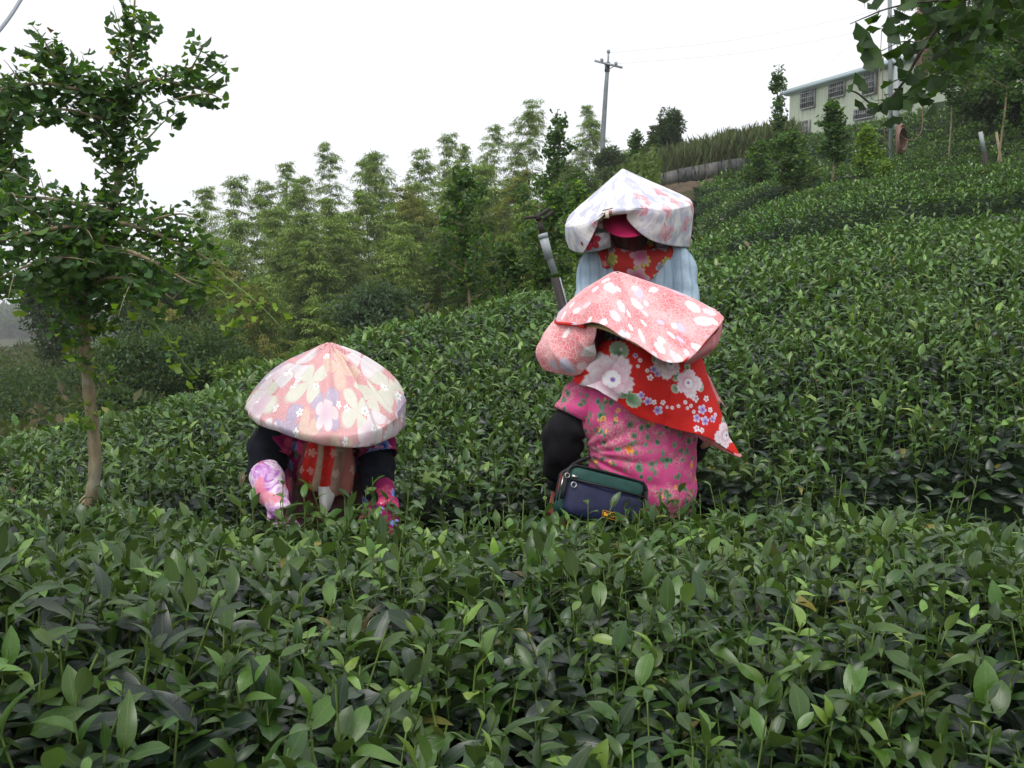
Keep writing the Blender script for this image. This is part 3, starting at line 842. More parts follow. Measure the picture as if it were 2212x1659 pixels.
def head_parts(c, fwd, up, s=1.):
    fwd = nrm(fwd); up = nrm(up - fwd * np.dot(up, fwd)); rt = np.cross(fwd, up); M = np.stack([rt, fwd, up], -1)
    def L(*p): return np.asarray(c) + M @ (np.array(p) * s)
    def el(p, r, n=14):
        V, F = sph((0, 0, 0), r, n); return V * s @ M.T + L(*p), F
    out = [el((0, -.01, .03), (.074, .092, .090)), el((0, .022, -.045), (.056, .062, .062)), el((0, .05, -.085), (.026, .026, .024)),
           el((0, .096, -.012), (.013, .020, .026)), el((0, .100, -.026), (.017, .014, .011)), el((.034, .070, -.025), (.022, .022, .02)), el((-.034, .070, -.025), (.022, .022, .02)),
           el((0, .074, .030), (.05, .018, .012)), el((0, .085, -.055), (.024, .014, .008)), el((0, .082, -.066), (.020, .014, .008)),
           el((.076, -.005, -.005), (.010, .022, .032)), el((-.076, -.005, -.005), (.010, .022, .032))]
    feats = dict(eye=[el((.030, .078, .010), (.013, .010, .008), 10), el((-.030, .078, .010), (.013, .010, .008), 10)],
                 brow=[el((.031, .085, .032), (.018, .006, .004), 8), el((-.031, .085, .032), (.018, .006, .004), 8)],
                 lip=[el((0, .0945, -.060), (.021, .009, .006), 10)], hair=[el((0, -.024, .038), (.084, .096, .092))])
    return out, feats, L
def figure(r, J, head, hip_w=.10, gloves=None):
    """one continuous body: torso, neck, head, arms, hands, legs, feet"""
    P = []
    def C(a, b, ra, rb): P.append(capsule(J[a], J[b], ra, rb))
    C('pelvis', 'chest', .125, .125); C('chest', 'neck', .10, .06); C('neck', 'head', .052, .055)
    for s in ('l', 'r'):
        C('neck', 'sho' + s, .05, .055); C('chest', 'sho' + s, .09, .06)
        C('sho' + s, 'elb' + s, .050, .040); C('elb' + s, 'wri' + s, .040, .026)
        P.append(capsule(J['pelvis'], J['hip' + s], .12, .10))
        C('hip' + s, 'kne' + s, .085, .058); C('kne' + s, 'ank' + s, .055, .036)
        f = J['ank' + s]; P.append(capsule(f + (0, 0, -.03), f + np.array(head['toe']) * .17 + (0, 0, -.045), .04, .032))
    hp, ft, L = head_parts(J['head'], head['fwd'], head['up'])
    P += hp
    for s, sd in (('l', 1), ('r', -1)):
        h = head['hand' + s]; P += hand_parts(J['wri' + s], h[0], h[1], sd, h[2])
    V, F = blend(P, .0085, 5)
    part('body', V, F, M_SKIN, r)
    for nm, m in (('eye', M_EYE), ('eyebrow', M_HAIR)):
        for q in ft['eye' if nm == 'eye' else 'brow']: part(nm, *q, m, r)
    part('lips', *ft['lip'][0], M_LIP, r); part('hair', *ft['hair'][0], M_HAIR, r)
    return L
def cloth(name, rings, nu, nv, mat, r, closed=True, wr=None, uvf=None, thick=.0025, colf=None, **k):
    Gd = loft(rings, nu, nv, closed, wr)
    uv = grid_uv_len(Gd, closed) if uvf is None else uvf(Gd)
    V = Gd.reshape(-1, 3)
    F = grid_faces(nu, nv, closed)
    if colf: k['col'] = colf(Gd)
    o = part(name, V, F, mat, r, uv=uv, **k)
    if thick:
        m = o.modifiers.new('thickness', 'SOLIDIFY'); m.thickness = thick; m.offset = -1
    return o
def folds(n, amp, seed=0, rise=1.5, tw=0.):
    """radial folds that deepen towards the hem"""
    r_ = np.random.default_rng(seed); ph = r_.uniform(0, 6.28, 4); f2 = r_.uniform(.6, 1.6, 4)
    def f(s, t, Gd):
        a = 0
        for i in range(4): a = a + np.sin(2 * math.pi * (round(n * f2[i])) * (t + tw * s) + ph[i] + 1.2 * np.sin(2 * math.pi * t + ph[i]))
        return amp * a / 2.2 * s ** rise + amp * .6 * fnoise(Gd, 14, seed, 2)
    return f
def creases(amp, scale, seed, stretch=(1, 1, .35)):
    def f(s, t, Gd):
        q = Gd * np.array(stretch)
        n = fnoise(q, scale, seed, 3)
        return amp * (1 - np.abs(n) * 1.6) + amp * .8 * fnoise(Gd, scale * .5, seed + 3, 2)
    return f
def ell(px, py, d, wpx, dep, K=10, tilt=0., ang=0.):
    """horizontal ring round a limb or trunk: half width wpx pixels at distance d, half depth dep metres"""
    c = W(px, py, d); rx = wpx / S2 * d / FPX; out = []
    for k in range(K):
        a = 2 * math.pi * k / K
        x = rx * math.cos(a); y = dep * math.sin(a)
        out.append(c + np.array([x * math.cos(ang), y, x * math.sin(ang) + y * tilt]))
    return np.array(out)
def sleeve(name, pts, mat, r, seed=1, amp=.006, nv=40, nu=26, **k):
    """pts: (px, py, d, radius px): a tube with creases"""
    P = np.array([W(*p[:3]) for p in pts]); rad = np.array([p[3] / S2 * p[2] / FPX for p in pts])
    Pc = crom(P, nu); rc = crom(rad[:, None], nu)[:, 0]
    V, F = tube(Pc, rc, nv, cap=False)
    Gd = V.reshape(nu, nv, 3); c = Pc[:, None]
    d = nrm(Gd - c)
    s = np.linspace(0, 1, nu)[:, None]; t = np.arange(nv)[None] / nv
    Gd = Gd + d * (amp * np.sin(s * nu * .9 + 2.2 * np.sin(t * 6.28 + seed) + seed) * .6 + amp * 1.2 * fnoise(Gd, 18, seed, 3))[..., None]
    o = part(name, Gd.reshape(-1, 3), grid_faces(nu, nv, True), mat, r, uv=grid_uv_len(Gd), **k)
    m = o.modifiers.new('thickness', 'SOLIDIFY'); m.thickness = .002; m.offset = -1
    return o
def flat_uv_about(apex):
    def f(Gd):
        nu, nv = Gd.shape[:2]
        du = np.linalg.norm(np.diff(Gd, axis=0), axis=2); s = np.concatenate([np.zeros((1, nv)), np.cumsum(du, 0)], 0)
        t = np.arange(nv) * 2 * math.pi / nv
        return np.stack([s * np.cos(t)[None], s * np.sin(t)[None]], -1).reshape(-1, 2)
    return f
def legs(name, J, mat, r, rad=.02):
    P = []
    for s in ('l', 'r'):
        P += [capsule(J['pelvis'], J['hip' + s], .135, .118), capsule(J['hip' + s], J['kne' + s], .105, .075), capsule(J['kne' + s], J['ank' + s], .073, .062)]
    V, F = blend(P, .016, 4)
    return part(name, V, F, mat, r)
def shoes(J, toe, r):
    for s in ('l', 'r'):
        f = J['ank' + s]; t = np.array(toe)
        V, F = blend([capsule(f + (0, 0, .02), f + (0, 0, -.05), .052, .055), capsule(f + (0, 0, -.05), f + t * .19 + (0, 0, -.06), .052, .044)], .012, 3)
        part('rubber_boot', V, F, M_BLACK, r)
def gh(p): return float(ground_h(p[0], p[1]))
K2 = 3.3 / FPX / S2
def sc2(x, y): return ((x - 1400) * K2, -(y - 850) * K2)
FL2 = [(*sc2(1322, 818), .080, .3), (*sc2(1449, 785), .050, 1.9), (*sc2(1490, 828), .044, 2.6), (*sc2(1578, 945), .040, .6)]
SM2 = [(*sc2(x, y), r, v) for x, y, r, v in [(1408, 797, .015, 1), (1401, 815, .012, 0), (1416, 806, .013, 1), (1383, 852, .014, 1), (1397, 866, .016, 1), (1419, 885, .018, 1), (1410, 868, .010, 0), (1430, 868, .010, 0), (1441, 879, .007, 0), (1452, 881, .007, 0),
    (1465, 878, .007, 0), (1480, 870, .008, 0), (1484, 882, .007, 0), (1493, 877, .008, 0), (1506, 862, .014, 0), (1522, 888, .018, 1), (1507, 904, .015, 1), (1526, 912, .017, 1), (1544, 909, .013, 1), (1504, 925, .012, 0), (1516, 930, .010, 0), (1533, 866, .012, 0),
    (1540, 890, .010, 0), (1552, 900, .008, 0), (1324, 769, .008, 0), (1342, 756, .007, 0), (1381, 778, .008, 0), (1376, 790, .007, 0), (1372, 768, .009, 1), (1350, 780, .006, 0), (1500, 890, .008, 0), (1395, 800, .008, 0)]]

def print_scarf(uv):
    """the printed flowers of the red kerchief, worked out point by point of its fine mesh"""
    n = len(uv); C = np.tile((.60, .016, .012), (n, 1)); mixc = lambda m, c: C * (1 - m[:, None]) + np.asarray(c) * m[:, None]
    st = lambda v, a, b: np.clip((v - a) / (b - a), 0, 1)
    def fl(x, y, r, pn, rot, pw, base):
        dx, dy = uv[:, 0] - x, uv[:, 1] - y; an = np.arctan2(dy, dx) + rot; rr = np.hypot(dx, dy)
        lim = r * (base + (1 - base) * np.abs(np.cos(an * pn / 2 + .25 * np.sin(an + x * 90))) ** pw) * (1 + .16 * np.sin(an - rot + x * 60) + .04 * np.sin(an * 23)); q = rr / lim
        return 1 - st(q, .92, 1.0), q, rr / r, an
    for (x, y, r, rot) in FL2:
        for a in (rot + 1.0, rot + 3.3, rot + 5.2):
            m, q, rr, an = fl(x + math.cos(a) * r * .95, y + math.sin(a) * r * .95, r * .6, 2, -a, .8, .12)
            t = st(q, .3, 1)[:, None]; C = mixc(m, np.array((.10, .22, .10)) * (1 - t) + np.array((.50, .60, .46)) * t)
        for s, sz, pn in ((0, 1., 5), (.6, .74, 5)):
            m, q, rr, an = fl(x, y, r * sz * 1.15, pn, rot + s, .4, .58)
            k = (1 - st(rr, .30, .9)) * (.55 + .45 * np.abs(np.sin(an * pn * 3.5))); k = np.maximum(k, .55 * st(q, .86, 1))[:, None]
            C = mixc(m, np.array((.86, .76, .80)) * (1 - k) + np.array((.66, .22, .38)) * k)
        m, q, rr, an = fl(x + r * .05, y - r * .05, r * .40, 8, rot, .4, .8); k = st(rr, .15, .35)[:, None]
        C = mixc(m, np.array((.26, .10, .46)) * (1 - k) + np.array((.88, .85, .87)) * k)
    for k_, (x, y, r, vi) in enumerate(SM2):
        m, q, rr, an = fl(x, y, r, 5 if r > .008 else 8, k_ * 1.1, .5, .4); k = st(rr, .1, .8)[:, None]
        C = mixc(m, (np.array((.18, .09, .45)) * (1 - k) + np.array((.70, .60, .82)) * k) if vi else (np.array((.7, .3, .4)) * (1 - st(rr, .2, .5)[:, None]) + np.array((.86, .80, .84)) * st(rr, .2, .5)[:, None]))
    return C
# ---- left picker: bends towards the camera over the hedge
p1 = root('person', W(700, 1150, 3.62) * (1, 1, 0) + (0, 0, gh(W(700, 1150, 3.62))), 'person bending towards the camera under a pink and cream leaf-print hat, lilac arm cover', 'person', 'tea pickers among the hedges')
g1 = gh((-.72, 3.6))
J = dict(pelvis=W(700, 1130, 3.72), chest=W(705, 975, 3.62), neck=W(706, 925, 3.52), head=W(706, 905, 3.44), shol=W(606, 935, 3.54), shor=W(795, 945, 3.56),
         elbl=W(562, 1030, 3.41), elbr=W(830, 1050, 3.42), wril=W(600, 1105, 3.24), wrir=W(838, 1092, 3.22))
for s, dx in (('l', -.10), ('r', .10)):
    J['hip' + s] = J['pelvis'] + (dx, 0, -.05); J['kne' + s] = np.array([J['pelvis'][0] + dx * 1.3, 3.55, g1 + .46]); J['ank' + s] = np.array([J['pelvis'][0] + dx * 1.3, 3.62, g1 + .09])
L_ = figure(p1, J, dict(fwd=(0, -.75, -.65), up=(0, -.65, .75), toe=(0, -1, 0), handl=((.25, -.75, -.55), (0, -.5, -.8), .5), handr=((.05, -.8, -.5), (0, -.5, -.8), .6)))
legs('trousers', J, M_DARKT, p1); shoes(J, (0, -1, 0), p1)
M_H1, M_BL, M_LI, M_BD = fab_hat_leaf(), fab_blouse(), fab_lilac(), fab_bands()
cloth('blouse', [ell(706, 905, 3.50, 40, .06), ell(706, 918, 3.55, 78, .10), ell(708, 940, 3.58, 108, .13), ell(708, 985, 3.60, 102, .15), ell(706, 1050, 3.63, 92, .15), ell(702, 1110, 3.68, 104, .17), ell(700, 1180, 3.70, 112, .17)],
      50, 90, M_BL, p1, wr=creases(.009, 16, 4))
sleeve('blouse_sleeve', [(650, 915, 3.53, 30), (625, 930, 3.53, 42), (604, 960, 3.50, 42), (596, 975, 3.49, 42)], M_BL, p1, 3, .006)
sleeve('blouse_sleeve', [(760, 915, 3.53, 30), (795, 930, 3.53, 44), (811, 965, 3.49, 44), (815, 988, 3.47, 45)], M_BL, p1, 5, .006)
sleeve('black_sleeve', [(596, 918, 3.50, 26), (578, 950, 3.48, 40), (572, 1000, 3.44, 40), (569, 1045, 3.38, 31), (590, 1085, 3.26, 22)], M_NAVYJ, p1, 7, .009)
sleeve('black_sleeve', [(812, 970, 3.50, 34), (814, 1000, 3.46, 36), (816, 1050, 3.40, 34), (828, 1080, 3.3, 20)], M_NAVYJ, p1, 8, .007)
sleeve('lilac_arm_cover', [(566, 1008, 3.31, 22), (571, 1018, 3.31, 33), (582, 1050, 3.26, 36), (598, 1084, 3.21, 27), (612, 1110, 3.16, 15)], M_LI, p1, 9, .004)
sleeve('printed_cuff', [(828, 1052, 3.36, 24), (834, 1068, 3.30, 19), (838, 1084, 3.24, 15), (842, 1100, 3.19, 13)], M_BL, p1, 10, .002)
for s, wv, dv in (('l', J['wril'], (.25, -.75, -.55)), ('r', J['wrir'], (.05, -.8, -.5))):
    V, F = blend(hand_parts(wv - nrm(dv) * .02, np.array(dv), np.array((0, -.5, -.8)), 1 if s == 'l' else -1, .5 if s == 'l' else .6, 1.3), .006, 2)
    part('glove', V, F, M_LI if s == 'l' else M_BL, p1)
# kerchief with hanging folds
def kf(s, t, Gd): return .014 * np.sin(t * 25 + s * 2) * s ** .7 + .004 * fnoise(Gd, 20, 2, 2)
cloth('scarf', [Wn(*[(x, y, d) for x, y, d in zip((672, 690, 712, 734, 752), (922, 915, 915, 918, 925), (3.42, 3.38, 3.37, 3.38, 3.42))]),
                Wn((655, 965, 3.42), (682, 965, 3.36), (708, 965, 3.35), (736, 965, 3.36), (762, 968, 3.42)),
                Wn((638, 1020, 3.43), (668, 1025, 3.37), (702, 1030, 3.35), (740, 1032, 3.36), (772, 1020, 3.43)),
                Wn((640, 1050, 3.44), (662, 1048, 3.38), (694, 1068, 3.36), (738, 1072, 3.37), (765, 1050, 3.44))], 40, 90, M_BD, p1, closed=False, wr=kf)
M_WHITE = flat('white_cloth', (.58, .57, .55), .8, .2, .06, 20)
cloth('white_cloth_end', [Wn((688, 1050, 3.36), (700, 1052, 3.335), (716, 1050, 3.36)), Wn((690, 1078, 3.34), (701, 1080, 3.315), (722, 1072, 3.35)), Wn((696, 1108, 3.33), (702, 1111, 3.31), (712, 1100, 3.34))], 14, 12, M_WHITE, p1, closed=False)
M_APR = fab_bands(); M_APR.name = 'brown_print_apron'
for n_ in M_APR.node_tree.nodes:
    if n_.type == 'BSDF_PRINCIPLED':
        src = n_.inputs['Base Color'].links[0].from_socket
        mm = M_APR.node_tree.nodes.new('ShaderNodeMix'); mm.data_type = 'RGBA'; mm.inputs[0].default_value = .88
        mm.inputs[7].default_value = (.045, .018, .02, 1); M_APR.node_tree.links.new(src, mm.inputs[6]); M_APR.node_tree.links.new(mm.outputs[2], n_.inputs['Base Color'])
cloth('apron', [Wn((630, 1030, 3.5), (670, 1035, 3.44), (710, 1035, 3.42), (750, 1035, 3.44), (785, 1030, 3.5)), Wn((628, 1090, 3.5), (670, 1095, 3.42), (710, 1095, 3.40), (750, 1095, 3.42), (785, 1090, 3.5)),
                Wn((625, 1180, 3.5), (670, 1185, 3.44), (710, 1185, 3.42), (750, 1185, 3.44), (785, 1180, 3.5))], 24, 50, M_APR, p1, closed=False, wr=creases(.010, 14, 9))
rim = Wn((537, 866, 3.44), (545, 898, 3.33), (585, 916, 3.22), (650, 938, 3.15), (715, 945, 3.12), (785, 940, 3.15), (838, 920, 3.24), (866, 885, 3.36), (866, 852, 3.50), (820, 815, 3.64), (705, 795, 3.72), (585, 818, 3.62))
apex = np.repeat(W(712, 741, 3.42)[None], 12, 0); cen = rim.mean(0)
def lerp(a, b, t, push=0.):
    q = a + (b - a) * t; return q + nrm(q - (apex[:1] * (1 - t) + cen * t)) * push
low = rim + np.array([0, 0, -.022]) - (rim - cen) * .05
low[5] += (0, -.01, -.020); low[6] += (0, 0, -.028); low[4] += (0, 0, -.008); low[7] += (.012, 0, -.045); low[8] += (.014, 0, -.05)
inn = cen + (low - cen) * .93 + (0, 0, -.002)
def hatfold(s, t, Gd):
    a = (1 - 2 * np.abs(np.sin(math.pi * 7 * t + 1 + .6 * np.sin(s * 4))) ** .7) * .6 + np.sin(2 * math.pi * 13 * t + 2.5 + s * 3) * .25 + np.sin(2 * math.pi * 3 * t) * .6
    back = .35 + .65 * (np.sin(2 * math.pi * (t - .5)) > 0)
    v = 0
    for t0, dp, wd in ((.03, .016, .012), (.10, .020, .016), (.165, .010, .012), (.47, .020, .014), (.525, .024, .016), (.585, .018, .013), (.64, .020, .015), (.30, .008, .02)):
        q = t - t0 - .03 * np.sin(s * 3 + t0 * 20); v = v - dp * np.exp(-(q / wd) ** 2) + dp * .6 * np.exp(-((q - wd * 1.8) / wd) ** 2)
    return v * np.sin(math.pi * np.clip(s * 1.1 + .05, 0, 1)) + .006 * a * np.sin(math.pi * np.clip(s * 1.15, 0, 1)) * back + .003 * fnoise(Gd, 16, 5, 3)
cloth('hat_cover', [lerp(apex, rim, .012), lerp(apex, rim, .10, .008), lerp(apex, rim, .25, .022), lerp(apex, rim, .5, .034), lerp(apex, rim, .75, .028), lerp(apex, rim, .93, .012), rim, low, inn], 90, 150, M_H1, p1, wr=hatfold, uvf=flat_uv_about(0))
cloth('cloth_flap', [Wn((838, 893, 3.33), (858, 885, 3.38), (866, 870, 3.48)), Wn((842, 915, 3.35), (862, 908, 3.39), (872, 896, 3.49)), Wn((846, 936, 3.36), (862, 928, 3.40), (876, 920, 3.50))], 14, 16, M_H1, p1, closed=False)
ap2 = apex + (0, 0, -.012)
cloth('straw_hat', [lerp(ap2, rim, .02), lerp(ap2, rim, .5) + (0, 0, -.012), cen + (rim - cen) * .96 + (0, 0, -.012)], 16, 48, M_STRAW, p1)
cloth('hood', [ell(706, 852, 3.44, 45, .10), ell(706, 900, 3.44, 56, .12), ell(706, 930, 3.50, 62, .12)], 16, 40, M_BL, p1, wr=creases(.006, 18, 2))

# ---- right picker: seen from behind
p2 = root('person', W(1390, 1100, 3.5) * (1, 1, 0) + (0, 0, gh((.70, 3.5))), 'person seen from behind in hot pink rose-print shirt and red flowered shoulder scarf', 'person', 'tea pickers among the hedges')
g2 = gh((.70, 3.5))
J = dict(pelvis=W(1392, 1130, 3.50), chest=W(1378, 880, 3.52), neck=W(1362, 790, 3.58), head=W(1345, 735, 3.66), shol=W(1282, 835, 3.54), shor=W(1470, 835, 3.54),
         elbl=W(1225, 960, 3.52), elbr=W(1515, 950, 3.66), wril=W(1212, 1060, 3.66), wrir=W(1450, 1030, 3.86))
for s, dx in (('l', -.10), ('r', .10)):
    J['hip' + s] = J['pelvis'] + (dx, 0, -.05); J['kne' + s] = np.array([J['pelvis'][0] + dx, 3.56, g2 + .46]); J['ank' + s] = np.array([J['pelvis'][0] + dx, 3.50, g2 + .09])
figure(p2, J, dict(fwd=(-.25, .8, -.55), up=(-.15, .5, .8), toe=(0, 1, 0), handl=((-.1, .5, -.85), (.4, .6, 0), .5), handr=((-.2, .7, -.5), (0, 0, -1), .6)))
legs('trousers', J, M_PLUM, p2); shoes(J, (0, 1, 0), p2)
M_H2, M_R2, M_PK = fab_hat_tulip(), fab_red(2), fab_shirt_pink()
def shirtfold(s, t, Gd):
    # folds pulled in towards the bag on the left hip
    q = Gd - W(1262, 985, 3.36); ang = np.arctan2(q[..., 2], q[..., 0]); r = np.sqrt(q[..., 0] ** 2 + q[..., 2] ** 2)
    a = np.sin(ang * 6.5 + 1.2 * np.sin(r * 9) + 2 * np.sin(ang * 2)); a = 1 - 2 * np.abs(a) ** .6
    front = Gd[..., 1] < 3.52
    base = fnoise(Gd * np.array([1, 1, .5]), 11, 12, 3)
    hem = np.sin(Gd[..., 2] * 120 + 2 * base) * np.exp(-((Gd[..., 2] - W(0, 1075, 3.4)[2]) / .05) ** 2)
    return front * (.018 * a * np.exp(-r / .20) * np.clip(r / .06, 0, 1)) + .010 * base + .005 * fnoise(Gd * np.array([1.4, 1, .8]), 26, 77, 2)
cloth('shirt', [ell(1362, 770, 3.56, 42, .07), ell(1368, 795, 3.54, 92, .10), ell(1374, 835, 3.51, 122, .125), ell(1380, 890, 3.49, 122, .14), ell(1386, 950, 3.48, 120, .14), ell(1392, 1010, 3.48, 113, .14),
                ell(1396, 1060, 3.48, 110, .145), ell(1392, 1085, 3.48, 104, .14), ell(1388, 1105, 3.48, 98, .135)], 90, 120, M_PK, p2, wr=shirtfold)
sleeve('shirt_sleeve', [(1315, 800, 3.52, 35), (1288, 825, 3.50, 44), (1262, 860, 3.49, 44), (1240, 902, 3.48, 42)], M_PK, p2, 4, .006)
sleeve('shirt_sleeve', [(1430, 800, 3.54, 36), (1462, 828, 3.54, 46), (1490, 880, 3.58, 42), (1500, 915, 3.60, 40)], M_PK, p2, 6, .006)
sleeve('black_sleeve', [(1262, 860, 3.50, 33), (1245, 890, 3.50, 38), (1220, 925, 3.50, 44), (1210, 965, 3.52, 44), (1218, 1005, 3.58, 38), (1220, 1050, 3.66, 28)], M_BLACK, p2, 2, .012)
sleeve('black_sleeve', [(1500, 900, 3.62, 30), (1505, 950, 3.68, 30), (1475, 1000, 3.8, 24)], M_BLACK, p2, 3, .004)
V, F = blend(hand_parts(J['wril'], np.array((-.1, .4, -.85)), np.array((.4, .6, 0)), 1, .5, 1.3), .006, 2)
M_GLV = flat('coral_glove', (.62, .16, .15), .8, .2, .12, 40)
part('glove', V, F, M_GLV, p2)
V, F = blend(hand_parts(J['wrir'], np.array((-.2, .7, -.5)), np.array((0, 0, -1)), -1, .6, 1.3), .006, 2)
part('glove', V, F, M_GLV, p2)
# red kerchief over the back
def sf(s, t, Gd): return .020 * (1 - 2 * np.abs(np.sin(t * 7 + s * 2.2 + .5)) ** .8) * np.sin(math.pi * np.clip(s, .0, .8)) + .014 * fnoise(Gd, 8, 21, 3) + .003 * np.sin(t * 22 - 4 * s) * s
cloth('scarf', [Wn((1276, 760, 3.46), (1310, 738, 3.36), (1365, 735, 3.33), (1425, 738, 3.35), (1472, 745, 3.42), (1488, 760, 3.50)),
                Wn((1262, 785, 3.42), (1310, 775, 3.33), (1370, 785, 3.29), (1430, 795, 3.30), (1485, 805, 3.37), (1512, 800, 3.46)),
                Wn((1250, 808, 3.41), (1305, 822, 3.33), (1370, 850, 3.29), (1440, 868, 3.29), (1500, 870, 3.34), (1545, 855, 3.42)),
                Wn((1238, 824, 3.40), (1312, 852, 3.335), (1390, 902, 3.30), (1470, 930, 3.29), (1545, 958, 3.33), (1602, 986, 3.36))],
      300, 440, M_R2, p2, closed=False, wr=sf, colf=lambda Gd: print_scarf((Gd[..., [0, 2]] - W(1400, 850, 3.3)[[0, 2]]).reshape(-1, 2)))
M_R2B = flat('pale_pink_scarf_lining', (.66, .25, .27), .8, .2, .4, 22)
cloth('scarf_underlayer', [Wn((1488, 758, 3.52), (1500, 762, 3.50), (1512, 775, 3.52)), Wn((1500, 820, 3.46), (1530, 815, 3.46), (1535, 830, 3.50)), Wn((1530, 880, 3.42), (1552, 868, 3.44), (1566, 882, 3.48))], 30, 16, M_R2B, p2, closed=False, wr=creases(.004, 14, 5))
cloth('scarf_underlayer', [Wn((1500, 935, 3.36), (1530, 940, 3.35), (1560, 950, 3.37)), Wn((1530, 958, 3.38), (1560, 970, 3.36), (1585, 975, 3.37)), Wn((1592, 980, 3.37), (1598, 988, 3.365), (1603, 984, 3.37))], 20, 14, M_R2B, p2, closed=False)
# hat cover
rim = Wn((1195, 693, 3.52), (1232, 700, 3.36), (1285, 703, 3.24), (1345, 728, 3.16), (1405, 758, 3.12), (1476, 781, 3.12), (1522, 742, 3.22), (1561, 689, 3.40), (1525, 655, 3.66), (1420, 640, 3.80), (1310, 648, 3.80), (1225, 668, 3.68))
apex = np.repeat(W(1331, 587, 3.46)[None], 12, 0); cen = rim.mean(0)
def hf2(s, t, Gd): return .012 * np.sin(t * 6.28 * 3 + 1.2) * s + .005 * np.sin(t * 6.28 * 8 + 2) * s ** 2 + .005 * fnoise(Gd, 9, 31, 3) * s
cloth('hat_cover', [lerp(apex, rim, .02, .004), lerp(apex, rim, .10, .012), lerp(apex, rim, .4, .024), lerp(apex, rim, .7, .022), rim], 80, 140, M_H2, p2, wr=hf2, uvf=flat_uv_about(0))
cloth('hat_skirt', [Wn((1288, 708, 3.25), (1240, 702, 3.37), (1198, 696, 3.51), (1225, 672, 3.67), (1310, 655, 3.79)),
                    Wn((1280, 738, 3.27), (1226, 742, 3.36), (1172, 730, 3.50), (1205, 715, 3.64), (1310, 700, 3.76)),
                    Wn((1288, 765, 3.31), (1222, 778, 3.36), (1158, 762, 3.50), (1200, 755, 3.62), (1310, 745, 3.72)),
                    Wn((1280, 785, 3.36), (1236, 812, 3.40), (1172, 795, 3.50), (1210, 785, 3.60), (1310, 775, 3.68))], 60, 100, M_H2, p2, closed=False, wr=lambda s, t, Gd: .005 * (1 - 2 * np.abs(np.sin(t * 11 + s * 4 + .4)) ** .7) * np.sin(math.pi * np.clip(s * .9 + .05, 0, 1)) + .006 * fnoise(Gd, 14, 14, 3))
cloth('hat_skirt', [Wn((1476, 781, 3.13), (1522, 742, 3.23), (1560, 690, 3.41), (1525, 660, 3.65), (1420, 648, 3.78)),
                    Wn((1478, 784, 3.16), (1524, 757, 3.25), (1557, 722, 3.41), (1525, 700, 3.62), (1420, 690, 3.74)),
                    Wn((1484, 783, 3.22), (1512, 772, 3.30), (1542, 752, 3.42), (1525, 745, 3.58), (1420, 740, 3.68))], 24, 60, M_R2B, p2, closed=False, wr=creases(.005, 12, 15))
M_REDP = flat('red_piping', (.60, .02, .015), .7, .3, .1, 40)
Pp = crom(Wn((1200, 697, 3.50), (1215, 699, 3.42), (1240, 701, 3.355), (1262, 706, 3.30)), 10)
V, F = tube(Pp, .006, 8); part('red_piping', V, F, M_REDP, p2)
Pp = crom(Wn((1476, 782, 3.115), (1522, 743, 3.215), (1562, 690, 3.395)), 14)
V, F = tube(Pp, .0035, 6); part('red_piping', V, F, M_REDP, p2)
cloth('straw_hat', [lerp(apex + (0, 0, -.02), rim, .04), lerp(apex, rim, .5) + (0, 0, -.025), cen + (rim - cen) * .90 + (0, 0, -.012)], 16, 48, M_STRAW, p2)
cloth('hood', [ell(1335, 660, 3.62, 40, .09), ell(1338, 710, 3.60, 58, .13), ell(1345, 760, 3.56, 62, .13), ell(1352, 790, 3.55, 66, .12)], 20, 50, M_BL, p2, wr=creases(.006, 18, 22))

# ---- waist bag on her left hip
bc = W(1297, 1078, 3.28); ex = nrm(np.array([.97, .14, -.27])); ez = nrm(np.array([.18, .33, .93])); ez = nrm(ez - ex * ez.dot(ex)); ey = np.cross(ez, ex)
bag = root('waist_bag', bc, 'navy and dark green zipped waist bag with red stripes worn behind the hip', 'waist bag')
BM = np.stack([ex, ey, ez], -1)
def bagm(name, mat, pts, F, **k): return fixn(part(name, np.asarray(pts) @ BM.T + bc, F, mat, bag, **k))
def rslab(x0, x1, y0, y1, z0, z1, r, n=5, bulge=0., seed=0):
    """box with rounded upright edges seen from the front (rounded in x-z), bulging front"""
    out = []; cx, cz = (x0 + x1) / 2, (z0 + z1) / 2; pts = []
    for (sx, sz, a0) in ((1, 1, 0), (-1, 1, 90), (-1, -1, 180), (1, -1, 270)):
        for i in range(n + 1):
            a = R(a0 + 90 * i / n); pts.append(((x1 - r if sx > 0 else x0 + r) + r * math.cos(a), (z1 - r if sz > 0 else z0 + r) + r * math.sin(a)))
    pts = np.array(pts); m = len(pts); V = []; rings = []
    for (yy, sc) in ((y1, .90), (y1 - .006, .97), (y1 - .018, 1), ((y0 + y1) / 2, 1.0), (y0 + .018, 1), (y0 + .006, .97), (y0, .90), (y0 - bulge * .7, .55), (y0 - bulge, .2)):
        V += [((cx + (p[0] - cx) * sc), yy, (cz + (p[1] - cz) * sc)) for p in pts]
    nr = len(V) // m; F = [tuple(f) for f in grid_faces(nr, m, True)]; F.append(tuple(range(m))); F.append(tuple(range((nr - 1) * m, nr * m))[::-1])
    return np.array(V), [f[::-1] for f in F]
M_NAVY = flat('navy_nylon', (.010, .013, .050), .6, .35, .25, 50)
M_GRN = flat('bottle_green_nylon', (.012, .060, .050), .6, .35, .25, 50)
M_RST = flat('dull_red_webbing', (.34, .045, .035), .7, .3, .2, 60)
M_ZIP = flat('black_zip', (.008, .008, .010), .5, .4, .3, 120)
M_MET = flat('nickel', (.55, .55, .53), .3, .5, .1, 30, 1.)
M_YEL = flat('yellow_print', (.75, .36, .02), .6, .3, .15, 60)
bagm('main_compartment', M_GRN, *rslab(-.142, .142, -.02, .085, -.085, .082, .035))
